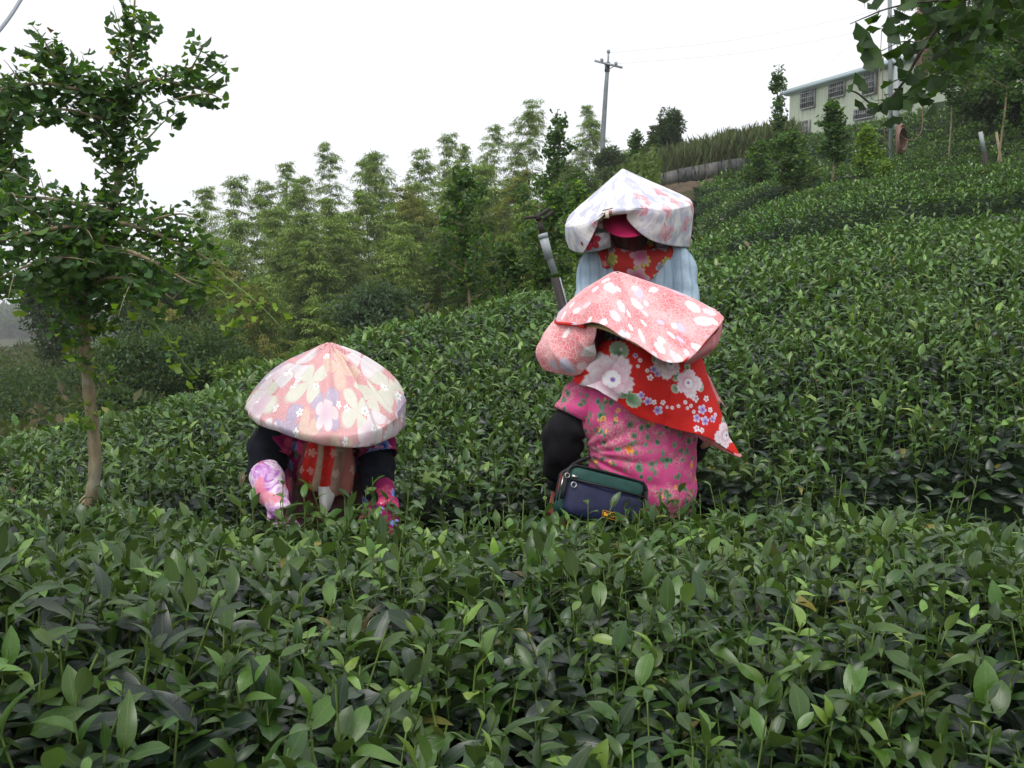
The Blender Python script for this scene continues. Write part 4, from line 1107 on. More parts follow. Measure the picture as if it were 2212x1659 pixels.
bagm('front_pocket', M_NAVY, *rslab(-.136, .136, -.062, -.018, -.088, .034, .03, bulge=.010))
bagm('green_panel', M_GRN, *rslab(-.134, .134, -.056, -.018, .030, .078, .022, bulge=.003))
def loop_x(z, y, x0, x1, drop, r=.03):
    P = [(x0, y, z - drop), (x0, y, z - r)] + [(x0 + r - r * math.cos(R(a)), y, z - r + r * math.sin(R(a))) for a in (25, 50, 75)] + [(x0 + r, y, z), (0, y, z + .003), (x1 - r, y, z)] + [(x1 - r + r * math.sin(R(a)), y, z - r + r * math.cos(R(a))) for a in (25, 50, 75)] + [(x1, y, z - r), (x1, y, z - drop)]
    return crom(np.array(P), 40)
for yy, rr, m, nm in ((-.050, .0045, M_ZIP, 'zip'), (-.030, .0060, M_ZIP, 'zip'), (.020, .0040, M_ZIP, 'zip'), (.060, .0035, M_ZIP, 'piping')):
    V, F = tube(loop_x(.083, yy, -.143, .143, .12), rr, 6); bagm(nm, m, V, F)
for yy in (-.010, .042):
    P = loop_x(.0825, yy, -.1425, .1425, .08); Gd = np.stack([P + (0, -.010, .0015), P + (0, .010, .0015)])
    bagm('red_stripe', M_RST, Gd.reshape(-1, 3), grid_faces(2, 40, False))
V, F = tube(np.array([(-.134, -.066, .030), (0, -.0745, .031), (.134, -.066, .030)]), .004, 6); bagm('zip', M_ZIP, V, F)
def ring(c, r, t, ax=(0, 1, 0)):
    a = np.linspace(0, 2 * math.pi, 15); P = np.array([(c[0] + r * math.cos(q), c[1], c[2] + r * math.sin(q)) for q in a]); return tube(P, t, 6, False)
bagm('ring', M_MET, *ring((-.120, -.070, .012), .009, .0018)); bagm('ring', M_MET, *ring((-.145, -.058, .040), .008, .0016))
bagm('zip_pull', M_MET, *box((-.122, -.070, .040), (.020, .004, .010))); bagm('zip_pull', M_MET, *box((-.158, -.058, .010), (.005, .003, .045)))
bagm('label', M_ZIP, *box((.040, -.074, -.060), (.092, .003, .024)))
lb = [part_ for part_ in bag.children if part_.name.startswith('label')][-1]
def glyph(cells, x0, z0, w, h):
    P = []
    for (a, b, c, d) in cells: P.append(box((x0 + (a + c) / 2 * w, -.0762, z0 + (b + d) / 2 * h), ((c - a) * w, .0012, (d - b) * h)))
    return join(*P)
for nm, cells in (('border', [(0, 0, 1, .05), (0, .95, 1, 1), (0, 0, .012, 1), (.988, 0, 1, 1), (.30, 0, .315, 1)]),
                  ('emblem', [(.06, .25, .26, .45), (.05, .45, .14, .75), (.14, .45, .22, .62), (.22, .5, .28, .8)]),
                  ('lettering', [(.36, .3, .46, .38), (.36, .62, .46, .7), (.36, .3, .38, .7), (.44, .3, .46, .55), (.51, .3, .53, .7), (.59, .3, .61, .7), (.51, .48, .61, .55), (.66, .3, .76, .38), (.66, .62, .76, .7), (.66, .3, .68, .7), (.74, .3, .76, .7), (.81, .3, .83, .7), (.81, .3, .93, .38), (.81, .62, .93, .7), (.91, .3, .93, .7)])):
    V, F = glyph(cells, -.006, -.072, .092, .024)
    o = bagm(nm, M_YEL, V, F)
V, F = tube(crom(Wn((1228, 1022, 3.38), (1238, 1005, 3.36), (1275, 985, 3.34)), 10), .008, 6)
part('strap', V, F, M_ZIP, bag)
V, F = tube(crom(Wn((1400, 1060, 3.36), (1440, 1085, 3.37), (1490, 1092, 3.42), (1500, 1090, 3.5)), 14), .010, 6)
part('strap', V, F, M_ZIP, bag)

# ---- far picker: faces the camera, higher up the slope
p3 = root('person', (W(1375, 600, 4.45)[0], 4.45, -.0 + gh((.72, 4.45))), 'person facing the camera in pale blue shirt with magenta cap under white flowered hat', 'person', 'tea pickers among the hedges')
g3 = W(1375, 365, 4.42)[2] - 1.80
J = dict(pelvis=W(1375, 770, 4.5), chest=W(1375, 610, 4.48), neck=W(1368, 545, 4.45), head=W(1358, 497, 4.42), shol=W(1292, 572, 4.46), shor=W(1462, 572, 4.46),
         elbl=W(1272, 690, 4.40), elbr=W(1486, 690, 4.40), wril=W(1290, 760, 4.22), wrir=W(1440, 760, 4.22))
for s, dx in (('l', -.10), ('r', .10)):
    J['hip' + s] = J['pelvis'] + (dx, 0, -.05); J['kne' + s] = np.array([J['pelvis'][0] + dx, 4.44, g3 + .46]); J['ank' + s] = np.array([J['pelvis'][0] + dx, 4.52, g3 + .09])
p3.location.z = g3
figure(p3, J, dict(fwd=(0, -.9, -.42), up=(0, -.4, .9), toe=(0, -1, 0), handl=((.2, -.8, -.5), (0, 0, -1), .5), handr=((-.2, -.8, -.5), (0, 0, -1), .5)))
legs('trousers', J, M_DARKT, p3); shoes(J, (0, -1, 0), p3)
M_H3, M_R3, M_DN = fab_hat_white(), fab_red(3), fab_denim()
cloth('shirt', [ell(1368, 530, 4.44, 38, .07), ell(1370, 545, 4.45, 84, .10), ell(1374, 572, 4.46, 108, .13), ell(1376, 620, 4.46, 104, .14), ell(1376, 690, 4.47, 96, .14), ell(1376, 770, 4.48, 100, .15), ell(1376, 830, 4.48, 104, .16)],
      60, 100, M_DN, p3, wr=creases(.010, 10, 41, (1.3, 1, .5)))
sleeve('shirt_sleeve', [(1325, 540, 4.45, 28), (1290, 562, 4.44, 32), (1276, 610, 4.42, 31), (1274, 660, 4.38, 30), (1285, 730, 4.28, 25)], M_DN, p3, 12, .006)
sleeve('shirt_sleeve', [(1425, 540, 4.45, 28), (1462, 562, 4.44, 34), (1475, 610, 4.42, 32), (1480, 660, 4.38, 30), (1450, 740, 4.26, 24)], M_DN, p3, 13, .006)
cloth('scarf', [Wn((1300, 530, 4.40), (1335, 538, 4.33), (1370, 542, 4.31), (1405, 538, 4.33), (1450, 530, 4.40)),
                Wn((1298, 545, 4.38), (1332, 560, 4.30), (1370, 566, 4.28), (1412, 560, 4.30), (1452, 545, 4.38)),
                Wn((1314, 572, 4.36), (1340, 588, 4.31), (1375, 594, 4.29), (1412, 585, 4.31), (1442, 570, 4.36)),
                Wn((1318, 580, 4.37), (1345, 602, 4.32), (1382, 608, 4.30), (1415, 598, 4.32), (1440, 578, 4.37))], 40, 60, M_R3, p3, closed=False, wr=lambda s, t, Gd: .006 * np.sin(t * 16 + 1) * (.4 + s) + .004 * fnoise(Gd, 14, 3, 2))
cloth('scarf_edge', [Wn((1288, 545, 4.40), (1296, 543, 4.38), (1303, 543, 4.37)), Wn((1300, 575, 4.38), (1306, 572, 4.355), (1313, 570, 4.355)), Wn((1310, 580, 4.38), (1314, 580, 4.36), (1318, 578, 4.36))], 10, 8, fab_bands(), p3, closed=False)
cloth('hood', [ell(1358, 455, 4.45, 38, .09), ell(1358, 490, 4.46, 46, .10), ell(1360, 520, 4.46, 50, .10), ell(1364, 545, 4.45, 56, .10)], 16, 40, M_R3, p3, wr=creases(.006, 18, 32))
# face cloth across nose and mouth, its dark colour paints the peak's shadow
cloth('shadow_face_cloth', [Wn((1320, 508, 4.40), (1340, 510, 4.335), (1362, 511, 4.315), (1385, 510, 4.335), (1402, 508, 4.40)), Wn((1322, 525, 4.40), (1342, 528, 4.34), (1362, 530, 4.325), (1385, 528, 4.34), (1402, 525, 4.40)), Wn((1325, 545, 4.40), (1345, 548, 4.345), (1362, 550, 4.335), (1385, 548, 4.345), (1400, 545, 4.40))], 14, 24, M_APR, p3, closed=False, wr=creases(.003, 18, 33))
# magenta cap: crown and curved peak
M_CAP = flat('magenta_cap', (.42, .010, .085), .75, .25, .12, 160)
cloth('cap', [ell(1352, 432, 4.42, 8, .02), ell(1352, 438, 4.42, 34, .075), ell(1354, 462, 4.42, 42, .095), ell(1356, 480, 4.42, 43, .10)], 14, 36, M_CAP, p3)
def peak(s, t, Gd): return 0 * s * t
cloth('cap_peak', [Wn((1306, 455, 4.33), (1325, 452, 4.31), (1345, 452, 4.305), (1366, 456, 4.31), (1384, 470, 4.34)),
                   Wn((1304, 480, 4.27), (1325, 482, 4.225), (1347, 484, 4.21), (1372, 484, 4.225), (1390, 490, 4.28)),
                   Wn((1306, 494, 4.25), (1326, 508, 4.17), (1352, 514, 4.145), (1380, 510, 4.17), (1397, 500, 4.26))], 20, 30, M_CAP, p3, closed=False, thick=.004)
rim = Wn((1221, 487, 4.44), (1238, 490, 4.26), (1272, 481, 4.17), (1308, 459, 4.12), (1350, 452, 4.11), (1388, 449, 4.12), (1428, 455, 4.15), (1468, 450, 4.25), (1493, 441, 4.42), (1468, 428, 4.62), (1360, 428, 4.72), (1250, 455, 4.64))
apex = np.repeat(W(1345, 365, 4.42)[None], 12, 0); cen = rim.mean(0)
hem = Wn((1224, 538, 4.44), (1262, 544, 4.25), (1285, 498, 4.165), (1302, 464, 4.12), (1350, 457, 4.11), (1358, 480, 4.14), (1402, 516, 4.17), (1450, 531, 4.25), (1483, 534, 4.42), (1466, 534, 4.60), (1370, 541, 4.66), (1262, 543, 4.60))
def hf3(s, t, Gd): return .012 * np.sin(t * 6.28 * 5 + 1.2) * s ** 2 + .005 * fnoise(Gd, 13, 51, 3) * s
mid = rim * .5 + hem * .5; mid = mid + nrm(mid - cen) * np.array([.008, .008, 0])
cloth('hat_cover', [lerp(apex, rim, .012), lerp(apex, rim, .3, .004), lerp(apex, rim, .65, .008), lerp(apex, rim, .94, .006), lerp(rim, hem, .07, .003), mid, hem], 80, 150, M_H3, p3, wr=hf3, uvf=flat_uv_about(0))
cloth('straw_hat', [lerp(apex + (0, 0, -.015), rim, .02), lerp(apex, rim, .5) + (0, 0, -.02), cen + (rim - cen) * .93 + (0, 0, -.02)], 16, 48, M_STRAW, p3)
M_RFL = fab_red(3)
cloth('turned_up_lining', [Wn((1236, 505, 4.36), (1262, 506, 4.27), (1290, 504, 4.24), (1316, 502, 4.26)), Wn((1238, 527, 4.36), (1262, 530, 4.26), (1290, 528, 4.23), (1318, 522, 4.26)), Wn((1240, 541, 4.38), (1266, 544, 4.29), (1292, 541, 4.27), (1320, 534, 4.30))], 16, 30, M_H3, p3, closed=False, wr=creases(.004, 14, 55))
# red flower printed on the lining
fc = W(1276, 520, 4.215); P_ = []
for k in range(6):
    a = k * 1.047 + .3; c2 = fc + np.array([math.cos(a) * .026, -.003, math.sin(a) * .024]); V, F = sph((0, 0, 0), (.020, .0025, .014), 10)
    Rm_ = np.array([[math.cos(a), 0, -math.sin(a)], [0, 1, 0], [math.sin(a), 0, math.cos(a)]]); P_.append((V @ Rm_.T + c2, F))
M_WINE = flat('wine_red_print', (.28, .015, .03), .8, .2, .4, 60)
part('printed_flower', *join(*P_), M_WINE, p3)
# wooden clothes peg / clip holding the cover up
M_CLIP = flat('cream_plastic_clip', (.62, .57, .42), .5, .4, .08, 60)
cl = W(1311, 462, 4.085)
V1, F1 = tube(np.array([cl + (0, 0, .012), cl + (.001, -.006, -.018)]), .008, 10)
part('clip', V1, F1, M_CLIP, p3)
V1, F1 = tube(np.array([cl + (.001, -.0065, -.0185), cl + (.001, -.0075, -.0195)]), .0045, 8); part('clip_hole_shade', V1, F1, M_ZIP, p3)  # black disc painting the shade inside the hole
V1, F1 = tube(Wn((1302, 455, 4.09), (1325, 449, 4.09)), .0022, 6); part('clip_wire', V1, F1, M_ZIP, p3)
# white paper corner tucked beside the peak
cloth('white_paper_corner', [Wn((1284, 485, 4.30), (1294, 481, 4.29), (1303, 479, 4.29)), Wn((1296, 494, 4.29), (1300, 495, 4.285), (1303, 496, 4.285))], 4, 4, M_WHITE, p3, closed=False)
# ------------------------------------------------------------------ ginkgo trees
GKC = [(.065, .14, .034), (.09, .18, .038), (.05, .115, .034), (.075, .155, .055), (.042, .095, .032)]
GKY = [(.16, .27, .030), (.20, .32, .035), (.13, .24, .035)]
def along(P, n):
    """n random points on a polyline with their tangents"""
    P = np.asarray(P); s = np.concatenate([[0], np.cumsum(np.linalg.norm(np.diff(P, axis=0), axis=1))])
    t = rng.uniform(0, s[-1], n); i = np.clip(np.searchsorted(s, t) - 1, 0, len(P) - 2)
    f = ((t - s[i]) / np.maximum(s[i + 1] - s[i], 1e-6))[:, None]
    return P[i] * (1 - f) + P[i + 1] * f, nrm(P[i + 1] - P[i]), t / s[-1]
def sleeve_leaves(P, n, L, spread=.05, yellow=.04, droop=.3, pal=GKC):
    """leaves on short spurs all round a branch"""
    q, t, f = along(P, n)
    a = nrm(rng.normal(size=(n, 3)) + np.array([0, 0, -.1])); a = nrm(a - t * np.sum(a * t, 1, keepdims=True) * .7)
    b = q + a * (rng.uniform(.1, 1, n) ** .8 * spread)[:, None]
    d = nrm(a + rng.normal(0, .4, (n, 3)) + np.array([0, 0, -droop]))
    N = nrm(np.array([0, 0, 1.]) + rng.normal(0, .5, (n, 3)))
    C = pick(n, pal, .18); y = rng.uniform(0, 1, n) < yellow
    C[y] = pick(int(y.sum()), GKY)
    return [b, d, N, L * rng.uniform(.65, 1.25, n), C]
DSC = .868
def px_branch(pts): return crom(Wn(*[(a, b, c * DSC) for a, b, c in pts]), 4 * len(pts))
def limb(P, r0, r1, n=7): return tube(P, np.linspace(r0, r1, len(P)), n)
def side_twigs(P, n, L, up=.4, spread=None):
    q, t, f = along(P, n); out = []
    for i in range(n):
        d = nrm(rng.normal(size=3) * (1, 1, .6) + np.array([0, 0, up])); l = L * rng.uniform(.5, 1.2)
        k = np.linspace(0, 1, 5)[:, None]
        out.append(q[i] + d * l * k + np.array([0, 0, -.25 * l]) * k ** 2)
    return out

# --- the near ginkgo on the left
base = W(187, 1135, 4.0 * DSC)
gt = root('ginkgo_tree', (base[0], base[1], gh(base)), 'tall slender ginkgo with bent pale trunk and leaf-clad branches against white sky', 'tree')
trunk = np.concatenate([[[base[0] - .02, base[1], gh(base)]], Wn((180, 1135, 3.472), (196, 1080, 3.472), (205, 1020, 3.472), (203, 950, 3.472), (195, 870, 3.472), (186, 790, 3.472), (181, 720, 3.472), (186, 650, 3.489), (196, 580, 3.515),
                       (222, 500, 3.515), (246, 430, 3.515), (258, 370, 3.515), (265, 300, 3.515), (270, 230, 3.515), (276, 160, 3.515), (284, 90, 3.515), (290, 20, 3.515), (294, -60, 3.515))])
tp = crom(trunk, 120); rr = np.interp(np.linspace(0, 1, 120), [0, .1, .35, .5, .75, 1], [.026, .023, .021, .016, .009, .002])
rr = rr * (1 + .06 * np.sin(np.arange(120) * 1.3) + .10 * (np.arange(120) % 13 == 4))
part('trunk', *tube(tp, rr, 14), M_BARK, gt)
BR = [([(270, 245, 4.05), (215, 205, 3.98), (165, 168, 3.95), (125, 130, 3.9), (98, 96, 3.9)], .008, 260, .036),
      ([(125, 132, 3.9), (100, 112, 3.88), (72, 104, 3.85), (52, 98, 3.85)], .004, 34, .03),
      ([(262, 232, 4.05), (215, 186, 4.1), (190, 160, 4.12), (178, 120, 4.14)], .005, 60, .03),
      ([(262, 225, 4.05), (205, 202, 4.0), (150, 190, 3.9), (95, 180, 3.85), (45, 184, 3.8), (-10, 196, 3.8)], .010, 420, .055),
      ([(258, 270, 4.05), (205, 252, 3.95), (150, 238, 3.9), (100, 236, 3.85), (76, 240, 3.85)], .008, 220, .035),
      ([(276, 200, 4.05), (320, 172, 3.98), (372, 178, 3.92), (430, 192, 3.88), (474, 212, 3.85)], .008, 250, .034),
      ([(395, 180, 3.9), (415, 145, 3.88), (435, 110, 3.86), (446, 88, 3.85)], .004, 44, .03),
      ([(420, 190, 3.9), (452, 168, 3.9), (478, 148, 3.9), (490, 132, 3.9)], .003, 30, .025),
      ([(262, 300, 4.05), (310, 255, 3.98), (350, 222, 3.95), (385, 220, 3.95)], .004, 28, .03),
      ([(262, 340, 4.05), (318, 300, 3.98), (352, 265, 3.95), (384, 240, 3.95)], .004, 44, .032),
      ([(255, 350, 4.05), (225, 315, 3.98), (195, 285, 3.95), (165, 258, 3.95)], .004, 60, .03),
      ([(248, 385, 4.05), (225, 365, 3.98), (205, 350, 3.95), (195, 340, 3.95)], .003, 12, .03),
      ([(284, 110, 4.05), (262, 70, 4.0), (252, 40, 4.0), (244, 10, 4.0)], .003, 30, .03),
      ([(290, 40, 4.05), (310, 55, 4.0), (325, 42, 4.0)], .003, 26, .03),
      ([(240, 460, 4.05), (180, 445, 3.9), (110, 430, 3.85), (50, 425, 3.8), (-10, 410, 3.8)], .010, 330, .05),
      ([(225, 500, 4.05), (160, 490, 3.85), (90, 498, 3.75), (20, 515, 3.7), (-20, 530, 3.7)], .011, 520, .085),
      ([(205, 560, 4.05), (140, 555, 3.8), (70, 570, 3.7), (0, 600, 3.65)], .010, 420, .085),
      ([(232, 480, 4.05), (290, 488, 3.95), (350, 510, 3.9), (410, 540, 3.85), (470, 570, 3.8)], .011, 420, .06),
      ([(300, 490, 3.95), (345, 470, 3.9), (390, 462, 3.9), (420, 470, 3.9)], .006, 120, .04),
      ([(212, 540, 4.05), (270, 540, 3.9), (340, 570, 3.85), (400, 605, 3.8), (450, 630, 3.8)], .009, 380, .08),
      ([(192, 620, 4.03), (240, 600, 3.9), (310, 610, 3.85), (380, 650, 3.8)], .008, 300, .09),
      ([(186, 665, 4.03), (150, 640, 3.9), (110, 610, 3.85), (60, 600, 3.8)], .006, 200, .07),
      ([(190, 640, 4.03), (230, 580, 4.2), (290, 560, 4.3), (330, 550, 4.3)], .006, 260, .09),
      ([(200, 560, 4.03), (170, 520, 4.2), (120, 480, 4.3), (90, 470, 4.3)], .006, 260, .09),
      ([(440, 560, 3.82), (490, 600, 3.75), (545, 645, 3.7), (592, 690, 3.66), (612, 712, 3.65)], .0030, 26, .026),
      ([(400, 600, 3.8), (450, 615, 3.78), (488, 640, 3.76), (494, 700, 3.75), (490, 722, 3.75)], .0035, 34, .02),
      ([(290, 640, 3.9), (335, 700, 3.85), (375, 755, 3.82), (430, 824, 3.8)], .0035, 40, .022),
      ([(187, 740, 4.0), (172, 745, 3.97), (160, 770, 3.96)], .003, 22, .03), ([(195, 880, 4.0), (180, 890, 3.96), (172, 915, 3.96)], .003, 22, .03),
      ([(184, 690, 4.0), (215, 700, 3.96), (235, 722, 3.95)], .003, 30, .035), ([(186, 770, 4.0), (215, 790, 3.96), (232, 830, 3.95)], .003, 24, .03)]
LV = []; bP = []
for bi, (pts, r0, n, sp) in enumerate(BR):
    P = px_branch(pts)
    V, F = limb(P, r0, r0 * .25); part('branch', V, F, M_BARK if r0 > .0042 else M_STEM, gt)
    yel = .05 if bi < 24 else .75
    LV.append(sleeve_leaves(P, int(n * (.50 if n > 100 else 1)), .037, sp * .87, yel))
    if n > 120:
        for tw in side_twigs(P, n // 50, .14 if bi < 14 else .21):
            bP.append(limb(tw, .0025, .001, 4)); LV.append(sleeve_leaves(tw, 12, .035, .026, .08))
part('twigs', *join(*bP), M_BARK, gt, kind='stuff')
LV.append(sleeve_leaves(tp[60:92], 380, .036, .060, .06)); LV.append(sleeve_leaves(tp[90:108], 170, .036, .055, .06)); LV.append(sleeve_leaves(tp[106:118], 50, .036, .04, .06)); LV.append(sleeve_leaves(tp[46:62], 300, .036, .12, .05))
A = cat(*LV)
A = leaf_parts(gt, A, GK, M_GK, 'leaf', 300)
V, F, U, Cc = bake([ginkgo_template(6), ginkgo_template(5)], *A)
part('foliage', V, F, M_GK, gt, col=Cc, uv=U, kind='stuff')

# --- ginkgo whose crown enters from the left
b2 = np.array([W(-60, 700, 4.7)[0], 4.7, 0]); b2[2] = gh(b2)
DSC = 1.0
gt2 = root('ginkgo_tree', b2, 'ginkgo at the left edge with only its right hand leaves showing', 'tree')
tp2 = crom(np.array([b2, W(-55, 620, 4.7), W(-45, 420, 4.7), W(-30, 240, 4.7), W(-25, 150, 4.7)]), 40)
part('trunk', *limb(tp2, .03, .006, 10), M_BARK, gt2)
LV = [sleeve_leaves(tp2[14:38], 500, .052, .10, .05)]
for pts, n, sp in [([(-40, 330, 4.7), (0, 290, 4.65), (30, 240, 4.6), (50, 210, 4.6)], 240, .07), ([(-45, 420, 4.7), (-5, 380, 4.65), (25, 350, 4.6), (30, 330, 4.6)], 280, .085), ([(-45, 520, 4.7), (-10, 470, 4.65), (15, 430, 4.6), (20, 390, 4.6)], 240, .07),
                   ([(-50, 640, 4.7), (-20, 600, 4.65), (10, 590, 4.6)], 160, .08)]:
    P = px_branch(pts); part('branch', *limb(P, .008, .003), M_BARK, gt2); LV.append(sleeve_leaves(P, n, .052, sp, .05))
V, F, U, Cc = bake(GK_MID, *cat(*LV)); part('foliage', V, F, M_GK, gt2, col=Cc, uv=U, kind='stuff')

# --- overhanging branch, upper right, close to the camera
b3 = W(2290, -560, 2.9)
DSC = 1.0
ob = root('ginkgo_branch', W(2150, -60, 2.8), 'dark overhanging ginkgo spray with large fan leaves, near the shed roof', 'branch')
OB = [([(2320, -260, 2.8), (2150, -60, 2.75), (2040, 40, 2.7), (1985, 120, 2.66), (1950, 180, 2.64), (1900, 230, 2.62), (1850, 185 + 15, 2.6), (1828, 196, 2.6)], .006, 26, .03),
      ([(2080, 0, 2.7), (1990, 5, 2.66), (1920, 18, 2.64), (1868, 38, 2.62), (1836, 52, 2.62)], .0035, 16, .03),
      ([(2000, 95, 2.66), (1950, 90, 2.64), (1905, 110, 2.62)], .0025, 14, .03), ([(1965, 160, 2.65), (1990, 200, 2.63), (2010, 205, 2.62)], .002, 6, .02),
      ([(2100, -30, 2.74), (2080, 60, 2.7), (2040, 110, 2.66), (2020, 130, 2.65)], .003, 30, .05), ([(2180, -100, 2.76), (2110, -20, 2.7), (2060, 20, 2.66), (2000, 30, 2.64)], .003, 40, .06),
      ([(2150, -60, 2.75), (2190, 30, 2.8), (2180, 90, 2.8)], .003, 14, .05),
      ([(2250, -60, 2.8), (2150, 10, 2.8), (2080, 40, 2.78), (2040, 70, 2.76)], .003, 60, .09), ([(2100, -60, 2.8), (2030, -20, 2.78), (1960, 0, 2.74)], .003, 40, .07)]
LV = []
for pts, r0, n, sp in OB:
    P = px_branch(pts); part('branch', *limb(P, r0, r0 * .3), M_TWIG, ob); LV.append(sleeve_leaves(P, n, .052, sp, .0, .7))
def L1_(px, py, d, ang, L):       # single leaves that stand out in silhouette
    a = R(ang); return [W(px, py, d)[None], np.array([[math.cos(a), -.1, math.sin(a)]]), np.array([[.1, -1., .25]]), np.array([L]), pick(1, GKC)]
for q in [(1905, 190, 2.6, -65, .078), (1935, 190, 2.6, -40, .078), (1895, 60, 2.6, 215, .07), (1925, 100, 2.6, 205, .085), (1905, 128, 2.6, 190, .06), (1880, 165, 2.6, 215, .05), (1870, 215, 2.6, 225, .035), (1880, 212, 2.6, -80, .03), (1848, 200, 2.6, 150, .028),
          (1975, 140, 2.62, -120, .06), (1868, 20, 2.6, 100, .04), (1900, 35, 2.6, 120, .05), (2000, 150, 2.62, -60, .07), (1960, 60, 2.62, 200, .07)]: LV.append(L1_(*q))
A = cat(*LV); A[4] *= .6
A = leaf_parts(ob, A, GK, M_GK, 'leaf', 300)
if len(A[0]):
    V, F, U, Cc = bake(GK_MID, *A); part('foliage', V, F, M_GK, ob, col=Cc, uv=U, kind='stuff')

# --- young ginkgos further off: trunk, branches, leaf-clad crown
def young_ginkgo(px, py, d, h, label, dens=1., yellow=.06, width=.34, L=.075, low=.25, pal=GKC, lean=0., seed=0, group=None, tmpl=None, trunk_r=None, narrow=1.):
    p = W(px, py, d); z0 = gh(p)
    t = root('ginkgo_tree', (p[0], d, z0), label, 'tree', group)
    top = p[2] + h; r_ = np.random.default_rng(seed + 50)
    k = np.linspace(0, 1, 24)
    P = np.stack([p[0] + lean * h * k + .03 * h * np.sin(k * 5 + seed), np.full(24, d), z0 + (top - z0) * k], -1)
    tr = trunk_r or .012 * h + .012
    part('trunk', *limb(P, tr, .006, 9), M_BARK, t)
    LV = []; br = []; nb = int(15 * dens ** .5)
    for i in range(nb):
        f = low + (1 - low) * (i + r_.uniform(0, .6)) / nb * .97
        a = i * 2.4 + r_.uniform(-.4, .4)
        l = h * width * (1 - f) ** .6 * r_.uniform(.55, 1.25) * (.6 + .4 * min(1, (f - low) * 6 + .4))
        b = P[min(23, int(((p[2] - z0) + f * h) / (top - z0) * 23))]
        kk = np.linspace(0, 1, 6)[:, None]; dr = np.array([math.cos(a), math.sin(a), .45])
        Q = b + dr * l * kk + np.array([0, 0, .22 * l]) * kk ** 2
        br.append(Q)
        part('branch', *limb(Q, .012, .003, 5), M_BARK, t)
        LV.append(sleeve_leaves(Q, int(70 * dens * (.5 + l / h * 2)), L, L * 1.5, yellow))
        for tw in side_twigs(Q, 3, l * .55): LV.append(sleeve_leaves(tw, int(26 * dens), L, L * 1.1, yellow))
    LV.append(sleeve_leaves(P[int(24 * (1 - .6)):], int(150 * dens), L, L * 1.4, yellow))
    A = cat(*LV); A[0][:, 0] = p[0] + (A[0][:, 0] - p[0]) * narrow
    if pal is not GKC: A[4] = np.where((rng.uniform(0, 1, len(A[4])) < .7)[:, None], pick(len(A[4]), pal), A[4])
    V, F, U, Cc = bake(tmpl or GK_MID, *A)
    part('crown', V, F, M_GK, t, col=Cc, uv=U, kind='stuff')
    return t
YG = 'young ginkgos planted in the tea'
young_ginkgo(1010, 690, 9.3, 1.50, 'ginkgo with a bare lower trunk above the crest between the two hats', 1.2, .07, .34, .046, .12, seed=1, group=YG, trunk_r=.022)
young_ginkgo(1196, 640, 15.5, 2.95, 'dark ginkgo rising above the bamboo beside the utility pole', 1.3, .03, .22, .065, .30, seed=2, group=YG)
young_ginkgo(1190, 655, 9.6, 1.15, 'bushy ginkgo with yellow-green new shoots behind the sprinkler pipe', 1.3, .22, .42, .046, .05, seed=3, group=YG)
young_ginkgo(1250, 560, 9.0, .70, 'low ginkgo with upright lime shoots beside the white hat', .8, .35, .35, .044, .1, seed=4, group=YG, trunk_r=.012)
young_ginkgo(1788, 452, 15.5, 1.72, 'ginkgo with one clear slim trunk in front of the pale shed', 1.1, .03, .26, .060, .50, lean=.03, seed=5, group=YG, trunk_r=.032)
young_ginkgo(1712, 440, 16.5, 1.20, 'wide low ginkgo with thin trunk left of the clear-trunked one', 1.2, .12, .48, .060, .28, seed=6, group=YG, trunk_r=.016)
young_ginkgo(1683, 330, 24, 2.15, 'spire-topped ginkgo against the corner of the shed roof', .8, .03, .17, .08, .02, seed=7, group=YG, narrow=.8)
young_ginkgo(1872, 415, 17.5, 1.15, 'yellow-leaved ginkgo left of the hose pole', 1.0, .55, .32, .06, .3, pal=GKY, seed=8, group=YG, trunk_r=.014)
young_ginkgo(1908, 410, 16.0, .45, 'small yellow sapling with a spindly stem on the tea slope', .4, .7, .3, .055, .3, pal=GKY, seed=9, group=YG, trunk_r=.008)
young_ginkgo(1640, 400, 22, .95, 'low ginkgo thicket hiding the end of the concrete wall', 1.0, .14, .55, .075, .0, seed=10, group=YG, trunk_r=.015)
young_ginkgo(2160, 330, 13.0, 2.6, 'large shady ginkgo below the upper building with blue-green leaves', 2.6, .05, .30, .055, .32, seed=11, group=YG, trunk_r=.018)
young_ginkgo(2050, 205, 18, 1.9, 'shady ginkgo standing against the far end of the shed', 1.6, .03, .34, .07, .0, seed=12, group=YG, trunk_r=.018)
young_ginkgo(2235, 260, 11.5, 2.0, 'dense ginkgo at the right edge under the barred window', 1.8, .03, .34, .05, .1, seed=15, group=YG, trunk_r=.018)
young_ginkgo(1375, 375, 28, 1.2, 'small dark ginkgo at the left end of the ridge', .6, .02, .22, .09, .3, seed=13, group=YG, trunk_r=.02)
young_ginkgo(1850, 405, 18, .25, 'lime sapling sprouting between two trunks', .25, .8, .6, .06, .1, pal=GKY, seed=14, group=YG, trunk_r=.008)
young_ginkgo(1095, 700, 9.4, .75, 'shorter ginkgo filling the gap left of the sprinkler pipe', 1.0, .10, .50, .046, .05, seed=16, group=YG, trunk_r=.012)

